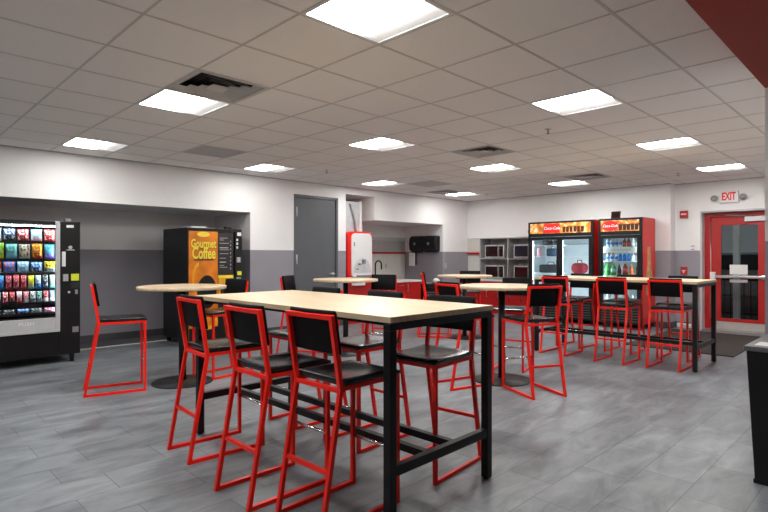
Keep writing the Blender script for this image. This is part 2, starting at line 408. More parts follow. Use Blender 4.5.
MB().prism([(1.02, 1.0), (0.42, 1.36), (-0.95, 1.39), (-1.5, 1.02)], -0.865, 0.865, 'y').build('side_windows', M['carglass'], car)
for x in (-1.35, 1.35):
    for y in (-0.86, 0.66):
        w = MB().cyl((x, y, 0.32), 0.32, 0.2, 24, 'y').build('wheel', M['tire'], car)
        MB().cyl((x, y-0.01 if y < 0 else y+0.19, 0.32), 0.19, 0.02, 20, 'y').build('hub_cap', M['steel'], w)

# ------------------------------------------------------------------ ceiling fittings
ROW = {-2: 'row beside the red soffit', 2: 'middle row', 6: 'row nearest the slate door'}
ORD = ['first', 'second', 'third', 'fourth', 'fifth', 'sixth', 'seventh', 'eighth', 'ninth', 'tenth', 'eleventh', 'twelfth']
def make_light():
    t = thing('ceiling_light', 'x', 'ceiling light', group='recessed square ceiling lights')
    h = S/2-0.004
    mb = MB()
    for a, b, c, e in ((-h, h, -h, -h+0.022), (-h, h, h-0.022, h), (-h, -h+0.022, -h, h), (h-0.022, h, -h, h)):
        mb.box(a, b, c, e, -0.004, 0.01)
    mb.build('frame', M['white'], t)
    i = h-0.022
    # lens strip flush with the frame, pale sloping wing beside it, housing above
    MB().box(-i, 0.075, -i, i, 0.0, 0.006).build('lens', M['lamp'], t)
    mb = MB(); mb.quad((0.078, -i, 0.045), (0.078, i, 0.045), (i, i, 0.002), (i, -i, 0.002))
    mb.quad((0.078, -i, 0.045), (0.078, -i, 0.0), (i, -i, 0.0), (i, -i, 0.002)); mb.quad((0.078, i, 0.045), (i, i, 0.002), (i, i, 0.0), (0.078, i, 0.0))
    mb.build('glowing_wing', M['lampside'], t)
    MB().box(-i-0.01, i+0.01, -i-0.01, i+0.01, 0.05, 0.09).build('housing', M['grey'], t)
    return t
lt = make_light()
for n, (v, u) in enumerate(LIGHTS):
    o = lt if n == 0 else copy_tree(lt)
    if u == 6:                                   # the row along the wall burns dimmer
        for c_ in o.children:
            if c_.name.startswith('lens'): c_.material_slots[0].link = 'OBJECT'; c_.material_slots[0].material = M['lampdim']
    place(o, (GX+(v+.5)*S, GY+(u+.5)*S, CEIL), 0, f'square ceiling light, {ORD[n%5]} from the far end of the {ROW[u]}')

def make_vent():
    t = thing('ceiling_vent', 'x', 'ceiling vent', group='square louvred ceiling vents')
    h = S/2-0.006
    mb = MB()
    for a, b, c, e in ((-h, h, -h, -h+0.03), (-h, h, h-0.03, h), (-h, -h+0.03, -h, h), (h-0.03, h, -h, h)): mb.box(a, b, c, e, -0.006, 0.008)
    mb.build('frame', M['vent'], t)
    MB().box(-h, h, -h, h, 0.10, 0.11).box(-h-0.004, -h, -h, h, 0.008, 0.11).box(h, h+0.004, -h, h, 0.008, 0.11).box(-h, h, -h-0.004, -h, 0.008, 0.11).box(-h, h, h, h+0.004, 0.008, 0.11).build('duct_box', M['dark'], t)
    mb = MB()
    for k in (h-0.035, h-0.10, h-0.165):      # nested sloping cones
        a, b = k, k-0.045
        z0, z1 = -0.004, 0.028
        P = lambda s_, z: [(-s_, -s_, z), (s_, -s_, z), (s_, s_, z), (-s_, s_, z)]
        A, B = P(b, z1), P(a, z0)
        for q in range(4): mb.quad(A[q], A[(q+1) % 4], B[(q+1) % 4], B[q])
    mb.box(-0.075, 0.075, -0.075, 0.075, -0.004, 0.0)
    mb.build('louvres', M['vent'], t)
    return t
vt = make_vent()
VL = ['square louvred vent adjoining the light above the front table', 'square louvred vent in the middle of the ceiling', 'square louvred vent beside the light nearest the double cooler', 'square louvred vent beside the light nearest the sink corner']
for n, (v, u) in enumerate(VENTS):
    o = vt if n == 0 else copy_tree(vt)
    place(o, (GX+(v+.5)*S, GY+(u+.5)*S, CEIL), 0, VL[n])
def make_grille():
    t = thing('return_grille', 'x', 'ceiling grille', group='flat return grilles')
    h = S/2-0.006; mb = MB()
    for a, b, c, e in ((-h, h, -h, -h+0.025), (-h, h, h-0.025, h), (-h, -h+0.025, -h, h), (h-0.025, h, -h, h)): mb.box(a, b, c, e, -0.005, 0.008)
    mb.build('frame', M['ltgrey'], t)
    mb = MB(); n = 40
    for q in range(n):
        y = -h+0.025+(2*h-0.05)*q/n
        mb.box(-h+0.02, h-0.02, y, y+0.008, -0.002, 0.004)
    mb.build('slats', M['vent'], t)
    MB().box(-h, h, -h, h, 0.014, 0.02).build('backing', M['grey'], t)
    return t
gt = make_grille()
for n, (v, u) in enumerate(GRILLES):
    o = gt if n == 0 else copy_tree(gt)
    place(o, (GX+(v+.5)*S, GY+(u+.5)*S, CEIL), 0, ['flat slatted return grille above the coffee machine', 'flat slatted return grille above the sink alcove'][n])
def make_sprinkler():
    t = thing('sprinkler', 'x', 'sprinkler', group='ceiling sprinklers')
    MB().lathe((0, 0, -0.006), [(0.038, 0.006), (0.036, 0.002), (0.018, 0)], 20).build('escutcheon', M['ltgrey'], t)
    MB().cyl((0, 0, -0.045), 0.008, 0.04, 10).cyl((0, 0, -0.048), 0.02, 0.003, 16).build('head', M['grey'], t)
    return t
st = make_sprinkler()
for n, (v, u, lb) in enumerate([(6.63, -0.44, 'sprinkler head between two lights over the right table'), (6.66, 5.68, 'sprinkler head in front of the slate door'), (13.56, -0.48, 'sprinkler head nearest the exit door'), (13.85, 5.72, 'sprinkler head nearest the microwave corner')]):
    o = st if n == 0 else copy_tree(st)
    place(o, (GX+v*S, GY+u*S, CEIL), 0, lb)

# ------------------------------------------------------------------ bar stools
def make_stool():
    t = thing('bar_stool', 'x', 'bar stool')
    r = 0.0122
    W = 0.175
    for s in (-1, 1):
        y = s*W
        MB().tube([(-0.21, y, 0.685), (-0.33, y, r)], r, square=True).build('leg', M['red'], t)
        MB().tube([(0.19, y, 0.685), (0.19, y, r)], r, square=True).build('leg', M['red'], t)
        MB().tube([(-0.342, y, r*1.0), (0.201, y, r*1.0)], r, square=True).build('floor_rail', M['red'], t)
        for x in (-0.32, 0.18): MB().cyl((x, y, 0), 0.009, 0.004, 8).build('foot_pad', M['black'], t)
    MB().tube([(-0.21, -W, 0.675), (-0.21, W, 0.675)], r, square=True).tube([(0.19, -W, 0.685), (0.19, W, 0.685)], r, square=True)\
        .tube([(-0.215, -W, 0.685), (0.2, -W, 0.685)], r, square=True).tube([(-0.215, W, 0.685), (0.2, W, 0.685)], r, square=True).build('seat_frame', M['red'], t)
    MB().tube([(-0.277, -W, 0.29), (-0.277, W, 0.29)], r*0.9, square=True).build('stretcher', M['red'], t)
    MB().tube([(0.19, -W, 0.285), (0.19, W, 0.285)], 0.009, 10).build('footrest', M['chrome'], t)
    # back frame: two uprights tilted back, and the top rail
    bt = -0.268
    MB().tube([(-0.21, -W, 0.675), (bt, -W, 1.035), (bt, W, 1.035), (-0.21, W, 0.675)], r, square=True).build('back_frame', M['red'], t)
    # back panel, gently dished, mounted in front of the uprights
    mb = MB(); n = 10
    def bx(z): return -0.21+(bt+0.21)*(z-0.675)/(1.045-0.675)
    outer = []; front = []; back = []
    for i in range(n+1):
        y = -W-0.004+(2*W+0.008)*i/n; k = 0.012*(1-(y/W)**2)
        colF = []; colB = []
        for z in (0.85, 0.86, 0.95, 1.05, 1.066):
            e = 0.004 if z in (0.85, 1.066) else 0
            colB.append(mb.bm.verts.new((bx(z)+0.012-k+e, y, z))); colF.append(mb.bm.verts.new((bx(z)+0.034-k-e, y, z)))
        front.append(colF); back.append(colB)
    fs = []
    for i in range(n):
        for j in range(4):
            fs.append(mb.bm.faces.new([front[i][j], front[i+1][j], front[i+1][j+1], front[i][j+1]])); fs.append(mb.bm.faces.new([back[i][j], back[i][j+1], back[i+1][j+1], back[i+1][j]]))
        fs.append(mb.bm.faces.new([front[i][0], back[i][0], back[i+1][0], front[i+1][0]])); fs.append(mb.bm.faces.new([front[i][4], front[i+1][4], back[i+1][4], back[i][4]]))
    for i in (0, n):
        for j in range(4): fs.append(mb.bm.faces.new([front[i][j], front[i][j+1], back[i][j+1], back[i][j]]))
    mb._tag(fs, True); o = mb.build('backrest', M['backpanel'], t)
    o.modifiers.new('b', 'BEVEL').width = 0.004
    # seat shell with a saddle dish and a rolled front edge
    mb = MB(); nx, ny = 12, 10
    top = []; bot = []
    for i in range(nx+1):
        a, b = [], []
        for j in range(ny+1):
            u, v = i/nx, j/ny*2-1
            x = -0.205+0.415*u; y = v*0.188
            z = 0.728-0.013*(1-v*v)*math.sin(PI*min(1, u*1.05))-0.010*max(0, (u-0.85)/0.15)**2+0.006*max(0, (0.12-u)/0.12)
            if abs(v) > 0.99 or u < 0.01 or u > 0.99: z -= 0.004
            a.append(mb.bm.verts.new((x, y, z))); b.append(mb.bm.verts.new((x, y*0.985, 0.697)))
        top.append(a); bot.append(b)
    fs = []
    for i in range(nx):
        for j in range(ny):
            fs.append(mb.bm.faces.new([top[i][j], top[i+1][j], top[i+1][j+1], top[i][j+1]])); fs.append(mb.bm.faces.new([bot[i][j], bot[i][j+1], bot[i+1][j+1], bot[i+1][j]]))
    for j in range(ny):
        for i in (0, nx): fs.append(mb.bm.faces.new([top[i][j], top[i][j+1], bot[i][j+1], bot[i][j]]))
    for i in range(nx):
        for j in (0, ny): fs.append(mb.bm.faces.new([top[i][j], top[i+1][j], bot[i+1][j], bot[i][j]]))
    mb._tag(fs, True); o = mb.build('seat', M['seat'], t)
    bv = o.modifiers.new('b', 'BEVEL'); bv.width = 0.004; bv.segments = 2; bv.limit_method = 'ANGLE'; bv.angle_limit = R(40)
    return t
stool0 = make_stool()
STOOLS = [
 (1.84, 3.43, -3, 'farthest red and black bar stool on the near side of the front table', 'f'),
 (1.775, 2.625, 0, 'middle red and black bar stool on the near long side of the front table', 'f'),
 (1.87, 2.15, 1, 'largest red and black bar stool, beside the near corner leg of the front table', 'f'),
 (2.555, 2.165, 185, 'bar stool tucked under the front table beside its far corner leg', 'f'),
 (2.585, 2.835, 181, 'middle bar stool on the far long side of the front table', 'f'),
 (2.57, 3.53, 180, 'bar stool on the far long side of the front table, closest to the coffee machine', 'f'),
 (1.88, 5.60, -15, 'bar stool standing sideways between the snack machine and a round table', 'r'),
 (2.87, 5.53, 189, 'bar stool in front of the coffee machine at the nearest round table to it', 'r'),
 (4.28, 5.82, -60, 'bar stool in front of the slate door', 'r'),
 (5.125, 5.255, 210, 'bar stool in front of the black tap at the round table by the drink dispenser', 'r'),
 (4.52, 3.32, -15, 'bar stool half hidden behind the front table, turned towards the middle round table', 'r'),
 (4.73, 2.72, 64, 'bar stool with its back to us standing free at the round table in the middle', 'r'),
 (5.49, 3.38, 197, 'bar stool facing us across the round table in the middle', 'r'),
 (6.855, 5.625, -45, 'bar stool seen side-on beside the red sink cabinets', 'r'),
 (7.58, 5.50, 216, 'bar stool facing us across the round table nearest the microwaves', 'r'),
 (6.99, 2.095, 0, 'bar stool on the near side of the right table, next to its front leg', 't'),
 (6.93, 2.695, 0, 'middle bar stool on the near side of the right table', 't'),
 (6.97, 3.47, 0, 'bar stool on the near side of the right table, partly behind the round table stool', 't'),
 (7.54, 2.20, 180, 'bar stool on the far side of the right table, closest to the exit door', 't'),
 (7.56, 2.89, 180, 'middle bar stool on the far side of the right table', 't'),
 (7.52, 3.58, 178, 'bar stool on the far side of the right table, in front of the double cooler', 't'),
]
GR = {'f': 'bar stools around the front table', 'r': 'bar stools at the round tables', 't': 'bar stools along the right table'}
for n, (x, y, a, lb, g) in enumerate(STOOLS):
    o = stool0 if n == 0 else copy_tree(stool0)
    place(o, (x, y, 0), R(a), lb, GR[g])

# ------------------------------------------------------------------ long bar tables
def make_long_table():
    t = thing('bar_table', 'x', 'table', group='long bar tables')
    a, b = 0.442, 1.018
    MB().box(-a, a, -b, b, 1.005, 1.035).build('tabletop', M['wood'], t, bevel=0.002)
    MB().box(-a+0.01, a-0.01, -b+0.01, b-0.01, 0.9985, 1.0045).build('underside', M['black'], t)
    f = 0.0235
    x, y = a-0.0245, b-0.028
    MB().box(-x-f, x+f, -y-f, -y+f, 0.966, 0.9985).box(-x-f, x+f, y-f, y+f, 0.966, 0.9985).box(-x+0.06, -x+0.10, -y, y, 0.976, 0.9984).box(x-0.10, x-0.06, -y, y, 0.976, 0.9984).build('top_frame', M['black'], t, bevel=0.002)
    for sx in (-1, 1):
        for sy in (-1, 1):
            MB().box(sx*x-f, sx*x+f, sy*y-f, sy*y+f, 0.006, 0.9659).build('leg', M['black'], t, bevel=0.002)
            MB().cyl((sx*x, sy*y, 0), 0.018, 0.007, 12).build('foot', M['black'], t)
    for sy in (-1, 1): MB().box(-x+f, x-f, sy*y-0.02, sy*y+0.02, 0.25, 0.30).build('end_rail', M['black'], t, bevel=0.002)
    for sx in (-1, 1): MB().box(sx*0.11-0.02, sx*0.11+0.02, -y+0.02, y-0.02, 0.255, 0.295).build('foot_rail', M['black'], t, bevel=0.002)
    return t
tb = make_long_table()
place(tb, (2.252, 2.81, 0), R(0.6), 'long pale wood bar table with black frame in the foreground')
tb2 = copy_tree(tb)
place(tb2, (7.205, 2.79, 0), R(0.8), 'long pale wood bar table in front of the drink coolers')

def make_round_table():
    t = thing('round_table', 'x', 'table', group='round pedestal bar tables')
    MB().lathe((0, 0, 0), [(0.442, 0.983), (0.445, 0.986), (0.445, 1.013), (0.442, 1.016)], 64).build('tabletop', M['wood'], t)
    MB().lathe((0, 0, 0), [(0.305, 0.0), (0.307, 0.006), (0.300, 0.012), (0.06, 0.022), (0.04, 0.03)], 48).build('base', M['black'], t)
    MB().cyl((0, 0, 0.02), 0.037, 0.945, 24).build('pole', M['black'], t)
    MB().box(-0.2, 0.2, -0.03, 0.03, 0.965, 0.983).box(-0.03, 0.03, -0.2, 0.2, 0.9655, 0.9831).build('top_bracket', M['black'], t)
    return t
rt = make_round_table()
for n, (x, y, lb) in enumerate([(2.435, 5.469, 'round pale wood pedestal table in front of the coffee machine'), (4.77, 5.55, 'round pale wood pedestal table in front of the red drink dispenser'), (4.905, 3.145, 'round pale wood pedestal table in the middle, beyond the front table'), (7.07, 5.24, 'smallest round pale wood table, nearest the microwaves')]):
    o = rt if n == 0 else copy_tree(rt)
    place(o, (x, y, 0), 0, lb)

# ------------------------------------------------------------------ snack machine
vm = thing('snack_machine', 'black glass-fronted snack vending machine with lit shelves', 'vending machine', (1.48, 7.5, 0))
# local x: -0.55 .. 0.53 ; y 0 front .. 0.85 back
mb = MB()
mb.box(-0.55, -0.50, 0, 0.85, 0.10, 1.76); mb.box(0.30, 0.53, 0.0, 0.85, 0.10, 1.76); mb.box(-0.50, 0.30, 0.0, 0.85, 1.71, 1.76)
mb.box(-0.50, 0.30, 0.0, 0.85, 0.10, 0.395); mb.box(-0.50, 0.30, 0.80, 0.85, 0.395, 1.71)
mb.build('cabinet', M['cab_black'], vm, bevel=0.006)
mb = MB(); mb.box(-0.50, 0.30, 0.05, 0.80, 0.53, 0.585); mb.build('tray_floor', M['cab_black'], vm)
mb = MB(); mb.box(0.252, 0.302, -0.022, 0.0, 0.43, 1.755); mb.box(-0.53, 0.302, -0.022, 0.0, 0.395, 0.432); mb.box(-0.53, 0.252, -0.016, 0.0, 1.70, 1.712)
mb.build('window_frame', M['ltgrey'], vm, bevel=0.008, seg=3)
MB().box(-0.52, 0.252, -0.010, -0.004, 0.575, 1.70).build('glass_front', M['glass'], vm)
fl = MB().box(-0.50, 0.252, -0.014, 0.01, 0.433, 0.573).build('delivery_flap', M['ltgrey'], vm, bevel=0.003)
letters('PUSH', 0.058, M['white'], fl, (-0.05, -0.0155, 0.515), FACE_MY, extrude=0.001, xs=1.15)
SH = [0.635, 0.765, 0.93, 1.13, 1.30, 1.51]          # shelf heights, bottom to top
for k, z in enumerate(SH):
    o = MB().box(-0.50, 0.27, 0.07, 0.70, z-0.012, z-0.004).box(-0.50, 0.285, 0.045, 0.07, z-0.022, z+0.0).build('shelf', M['cab_black'], vm)
    if k < 5: MB().box(-0.48, 0.27, 0.0705, 0.085, SH[k+1]-0.0145, SH[k+1]-0.0125).build('added_shelf_light', M['addedled'], vm)  # added glowing strips, tucked behind the shelf lip to brighten the snacks
MB().box(-0.48, 0.28, 0.015, 0.055, 1.688, 1.70).box(0.288, 0.299, 0.03, 0.06, 0.62, 1.68).build('light_strip', M['led'], vm)
# control column
MB().box(0.325, 0.365, -0.004, 0, 1.20, 1.385).build('price_stickers', M['white'], vm)
o = MB().box(0.335, 0.395, -0.008, 0, 1.015, 1.105).build('keypad', M['grey'], vm, bevel=0.002)
for i in range(3):
    for j in range(4): MB().box(0.341+i*0.018, 0.354+i*0.018, -0.012, -0.008, 1.022+j*0.02, 1.036+j*0.02).build('key', M['ltgrey'], o)
MB().box(0.425, 0.515, -0.006, 0, 1.02, 1.105).build('display', M['screen'], vm, bevel=0.002)
lg = MB().cyl((0.418, 0.0, 1.437), 0.022, -0.004, 24, 'y').build('maker_badge', M['ltgrey'], vm); lg.scale = (1, 1, 1)
MB().box(0.375, 0.465, -0.003, 0, 1.40, 1.412).build('badge_bar', M['ltgrey'], vm)
MB().box(0.375, 0.455, -0.003, 0, 1.685, 1.718).build('top_sticker', M['white'], vm)
MB().box(0.37, 0.44, 0.05, 0.13, 1.76, 1.80).build('card_antenna', M['grey'], vm, bevel=0.005)
MB().box(0.47, 0.50, -0.007, 0, 0.85, 0.905).build('coin_slot', M['steel'], vm, bevel=0.002)
MB().box(0.39, 0.415, -0.005, 0, 0.865, 0.89).build('coin_button', M['white'], vm, bevel=0.002)
MB().box(0.425, 0.515, -0.004, 0, 0.93, 1.0).build('bill_slot', M['dark'], vm)
MB().box(0.44, 0.51, -0.006, 0, 0.37, 0.44).build('coin_return', M['steel'], vm, bevel=0.003)
for x in (-0.46, 0.45):
    for y in (0.06, 0.76): MB().cyl((x, y, 0), 0.022, 0.10, 12, r2=0.03).build('leg', M['black'], vm)

# packets
def pouch_mesh(w, h, d):
    """pillow bag standing on z=0, facing -y: crimped top and bottom, puffed middle"""
    mb = MB(); nx, nz = 8, 10; F, B = [], []
    for j in range(nz+1):
        t = j/nz; f, b = [], []
        for i in range(nx+1):
            s = i/nx*2-1
            puff = (1-s**4)*math.sin(PI*min(1, max(0, (t-0.06)/0.88)))**0.6 if 0.06 < t < 0.94 else 0
            ww = w*(1-0.05*math.sin(PI*t))
            f.append(mb.bm.verts.new((s*ww/2, -d/2*puff-0.001, t*h))); b.append(mb.bm.verts.new((s*ww/2, d/2*puff+0.001, t*h)))
        F.append(f); B.append(b)
    fs = []
    for j in range(nz):
        for i in range(nx):
            fs.append(mb.bm.faces.new([F[j][i], F[j][i+1], F[j+1][i+1], F[j+1][i]])); fs.append(mb.bm.faces.new([B[j][i], B[j+1][i], B[j+1][i+1], B[j][i+1]]))
        for i in (0, nx): fs.append(mb.bm.faces.new([F[j][i], F[j+1][i], B[j+1][i], B[j][i]]))
    for i in range(nx):
        for j in (0, nz): fs.append(mb.bm.faces.new([F[j][i], F[j][i+1], B[j][i+1], B[j][i]]))
    mb._tag(fs, True); return mb
def packet_mat(name, c1, c2, c3):
    """printed foil: top colour, bottom colour and a blotchy pictured band"""
    if name in MATS: return MATS[name]
    m = bpy.data.materials.new(name); m.use_nodes = True; nt = m.node_tree; L = nt.links; b = nt.nodes['Principled BSDF']
    tc = nt.nodes.new('ShaderNodeTexCoord'); sp = nt.nodes.new('ShaderNodeSeparateXYZ'); L.new(tc.outputs['Generated'], sp.inputs[0])
    r = nt.nodes.new('ShaderNodeValToRGB'); e = r.color_ramp.elements
    e[0].position = 0; e[0].color = (*c2, 1); e[1].position = 1; e[1].color = (*c1, 1)
    for p, c in ((0.34, c2), (0.40, c1), (0.88, c1)):
        q = e.new(p); q.color = (*c, 1)
    L.new(sp.outputs['Z'], r.inputs['Fac'])
    n = nt.nodes.new('ShaderNodeTexNoise'); n.inputs['Scale'].default_value = 4.5; n.inputs['Detail'].default_value = 2; L.new(tc.outputs['Generated'], n.inputs['Vector'])
    k = nt.nodes.new('ShaderNodeValToRGB'); k.color_ramp.elements[0].position = 0.53; k.color_ramp.elements[1].position = 0.58; L.new(n.outputs['Fac'], k.inputs['Fac'])
    mx = nt.nodes.new('ShaderNodeMix'); mx.data_type = 'RGBA'; L.new(k.outputs['Color'], mx.inputs['Factor']); L.new(r.outputs['Color'], mx.inputs['A']); mx.inputs['B'].default_value = (*c3, 1)
    L.new(mx.outputs['Result'], b.inputs['Base Color']); b.inputs['Roughness'].default_value = 0.3; b.inputs['Metallic'].default_value = 0.15
    MATS[name] = m; return m
COL = {'silver': (.55, .58, .6), 'navy': (.02, .035, .12), 'crimson': (.45, .01, .04), 'pink': (.75, .35, .42), 'red': (.55, .02, .02), 'lime': (.55, .7, .05), 'teal': (.08, .40, .42),
       'cream': (.72, .62, .48), 'orange': (.80, .16, .02), 'violet': (.18, .10, .5), 'blue': (.02, .18, .65), 'sky': (.18, .48, .78), 'yellow': (.85, .65, .03), 'white': (.8, .8, .8), 'black': (.02, .02, .025), 'mint': (.35, .65, .6), 'magenta': (.5, .03, .2), 'grey': (.3, .33, .38), 'green': (.05, .35, .06), 'brown': (.12, .05, .02)}
def pm(a, b, c): return packet_mat(f'packet_{a}_{b}_{c}', COL[a], COL[b], COL[c])
ROWS = [  # shelf name, shelf z, height, width, list of (x, colours, kind) -- from the control column outwards
 ('top', SH[5], 0.155, 0.125, 'crisp_bag', 'crisp bag', [('red', 'crimson', 'cream'), ('sky', 'pink', 'white'), ('crimson', 'crimson', 'cream'), ('navy', 'black', 'silver'), ('silver', 'cream', 'sky')]),
 ('second', SH[4], 0.185, 0.118, 'crisp_bag', 'crisp bag', [('teal', 'violet', 'sky'), ('orange', 'red', 'yellow'), ('cream', 'cream', 'brown'), ('teal', 'sky', 'mint'), ('lime', 'yellow', 'green')]),
 ('third', SH[3], 0.135, 0.125, 'snack_bag', 'snack bag', [('yellow', 'grey', 'black'), ('blue', 'navy', 'white'), ('sky', 'sky', 'white'), ('blue', 'blue', 'orange'), ('red', 'white', 'pink')]),
 ('fourth', SH[2], 0.172, 0.062, 'candy_pouch', 'candy pouch', [('mint', 'teal', 'white'), ('black', 'navy', 'silver'), ('white', 'blue', 'sky'), ('yellow', 'grey', 'lime'), ('red', 'red', 'pink'), ('red', 'crimson', 'pink'), ('crimson', 'red', 'pink'), ('blue', 'blue', 'sky'), ('sky', 'blue', 'white')]),
 ('fifth', SH[1], 0.142, 0.056, 'chocolate_bar', 'chocolate bar', [('grey', 'white', 'sky'), ('red', 'white', 'pink'), ('mint', 'grey', 'black'), ('white', 'grey', 'black'), ('pink', 'white', 'red'), ('pink', 'red', 'white'), ('red', 'black', 'pink'), ('red', 'crimson', 'white'), ('white', 'violet', 'grey')]),
 ('bottom', SH[0], 0.06, 0.125, 'gum_pack', 'flat gum pack', [('magenta', 'pink', 'white'), ('black', 'grey', 'silver'), ('blue', 'navy', 'white'), ('black', 'silver', 'grey'), ('black', 'white', 'grey')]),
]
for rn, z, h, w, nm, kd, items in ROWS:
    x = 1.48+0.215 if w > 0.1 else 1.48+0.245
    for i, cs in enumerate(items):
        hh = h*random.uniform(0.93, 1.02)
        o = pouch_mesh(w*0.97, hh, 0.05 if w > 0.1 else 0.03).build(nm, pm(*cs))
        o.location = (x-i*(w+0.013), 7.5+0.10+random.uniform(-0.005, 0.01), z+0.0005); o.rotation_euler = (R(-3), 0, R(random.uniform(-4, 4)))
        nam = cs[0] if cs[0] == cs[1] else f'{cs[0]} and {cs[1]}'
        tag(o, f'{nam} {kd} on the {rn} snack shelf, {ORD[i]} from the keypad side', 'snack', 'snacks in the vending machine')

# ------------------------------------------------------------------ coffee machine
cm = thing('coffee_machine', 'black coffee vending machine with orange printed front', 'vending machine', (3.42, 7.53, 0))
MB().box(0, 0.90, 0.012, 0.85, 0.075, 1.75).build('cabinet', M['cab_black'], cm, bevel=0.006)
for x in (0.06, 0.84):
    for y in (0.08, 0.78): MB().cyl((x, y, 0), 0.03, 0.076, 12).build('leg', M['black'], cm)
gp = MB().box(0.03, 0.485, 0.0, 0.012, 0.09, 1.70).build('graphic_panel', M['orange'], cm)
def disc(cx, cz, rx, rz_, y, m, name, a0=0, a1=360, n=36, inner=None):
    pts = [(cx+rx*math.cos(R(a0+(a1-a0)*i/n)), cz+rz_*math.sin(R(a0+(a1-a0)*i/n))) for i in range(n+(0 if a1-a0 == 360 else 1))]
    if inner: pts += [(cx+inner*rx*math.cos(R(a1-(a1-a0)*i/n)), cz+inner*rz_*math.sin(R(a1-(a1-a0)*i/n))) for i in range(n+1)]
    return MB().prism(pts, y, y+0.0015, 'y').build(name, m, gp)
disc(0.255, 1.655, 0.10, 0.04, -0.0015, M['yellow'], 'printed_glow')
disc(0.31, 0.79, 0.155, 0.25, -0.0026, M['cab_black'], 'printed_cup')
disc(0.19, 0.98, 0.11, 0.26, -0.0022, M['amber'], 'printed_swirl', 95, 215, 30, 0.78)
disc(0.31, 0.34, 0.175, 0.12, -0.0022, M['amber'], 'printed_saucer', 150, 390, 30, 0.55)
MB().box(0.03, 0.485, -0.0012, 0, 0.09, 0.26).build('printed_base', M['cab_black'], gp)
# writing: dark shadow letters behind yellow ones
for dx, y, m in ((0.006, -0.0032, M['brown']), (0.0, -0.0048, M['yellow'])):
    letters('Gourmet', 0.175, m, gp, (0.257+dx, y, 1.51-dx), FACE_MY, xs=0.60, extrude=0.001, bold=0.005)
    letters('Coffee', 0.24, m, gp, (0.262+dx, y, 1.365-dx), FACE_MY, xs=0.57, extrude=0.001, bold=0.007)
MB().box(0.10, 0.42, -0.0025, 0, 1.262, 1.28).build('printed_rule', M['brown'], gp)
mn = MB().box(0.495, 0.74, 0.0, 0.012, 1.05, 1.68).build('menu_window', mat('menu_glass', (0.03, 0.028, 0.028), 0.2, var=0.2), cm)
for z in (1.60, 1.57, 1.52, 1.45, 1.42, 1.36, 1.29, 1.23, 1.18, 1.15):
    MB().box(0.515, 0.58+random.random()*0.10, -0.0015, 0, z, z+0.012).build('menu_line', M['grey'] if z not in (1.45, 1.23) else M['ltgrey'], mn)
for q in range(8): MB().box(0.69, 0.705, -0.004, 0, 1.12+q*0.06, 1.15+q*0.06).build('select_button', M['grey'], mn)
MB().box(0.495, 0.745, -0.003, 0.012, 0.985, 1.035).build('yellow_band', M['yellow'], cm)
cn = MB().box(0.50, 0.68, -0.002, 0.012, 0.62, 0.98).build('cup_niche', M['amber'], cm)
MB().box(0.53, 0.65, -0.006, -0.002, 0.66, 0.90).build('niche_opening', M['brown'], cn)
py = MB().box(0.765, 0.885, -0.02, 0.012, 0.95, 1.71).build('payment_column', M['cab_black'], cm, bevel=0.004)
MB().box(0.80, 0.87, -0.024, -0.02, 1.645, 1.70).build('price_card', M['white'], py)
for z in (1.60, 1.54, 1.48): MB().box(0.785, 0.815, -0.023, -0.02, z-0.035, z).build('sticker', M['white'], py)
MB().box(0.79, 0.85, -0.035, -0.02, 1.23, 1.31).build('bill_reader', M['ltgrey'], py, bevel=0.004)
MB().box(0.80, 0.87, -0.03, -0.02, 1.03, 1.09).build('reader_light', M['screen'], py)
MB().box(0.785, 0.86, -0.03, -0.02, 0.965, 1.0).build('coin_plate', M['steel'], py)
MB().box(0.30, 0.55, 0.30, 0.55, 1.75, 1.795).build('x', M['white'])
bpy.data.objects['x'].name = 'flat_box'; o = bpy.data.objects['flat_box']; o.location = (3.36, 7.62, 0)
tag(o, 'flat white box lying on top of the coffee machine', 'box')
MB().box(4.08, 4.17, 7.60, 7.68, 1.75, 1.785).build('reader_puck', M['black']); tag(bpy.data.objects['reader_puck'], 'small black puck on top of the coffee machine above its menu', 'sensor')

# ------------------------------------------------------------------ sink alcove
ds = thing('drink_dispenser', 'tall red and white ice and water dispenser with rounded face', 'dispenser', (7.08, 7.70, 0))
def rrect(x0, x1, z0, z1, r, n=6):
    out = []
    for cx, cz, a in ((x1-r, z1-r, 0), (x0+r, z1-r, 90), (x0+r, z0+r, 180), (x1-r, z0+r, 270)):
        out += [(cx+r*math.cos(R(a+90*i/n)), cz+r*math.sin(R(a+90*i/n))) for i in range(n+1)]
    return out
MB().prism(rrect(-0.36, 0.30, 0.86, 1.81, 0.11), 0.06, 0.75, 'y').build('housing', M['red'], ds, bevel=0.012)
wp = MB().prism(rrect(-0.275, 0.265, 0.90, 1.775, 0.10), 0.03, 0.07, 'y').build('face_panel', M['white'], ds, bevel=0.01)
MB().prism([(0.0+0.235*math.cos(R(a)), 1.0+0.29*math.sin(R(a))) for a in range(0, 181, 10)], 0.024, 0.032, 'y').build('fill_niche', mat('pale_niche', (0.62, 0.63, 0.64), 0.3, var=0.1, scale=6), wp)
MB().box(-0.02, 0.04, -0.03, 0.03, 1.18, 1.26).box(-0.12, -0.07, -0.02, 0.03, 1.15, 1.19).build('spout', M['grey'], wp, bevel=0.006)
MB().box(-0.16, 0.19, -0.02, 0.03, 0.925, 0.955).build('drip_grate', M['grey'], wp, bevel=0.004)
MB().box(-0.23, -0.205, 0.022, 0.03, 1.52, 1.60).build('sticker', M['grey'], wp)
MB().box(-0.17, -0.10, 0.022, 0.03, 1.06, 1.085).build('sticker', M['grey'], wp)
MB().prism([(-0.07+0.16*math.cos(R(a)), 0.09+0.13*math.sin(R(a))) for a in range(180, 361, 15)], 0.755, 0.82, 'z').build('drip_tray', M['white'], ds)
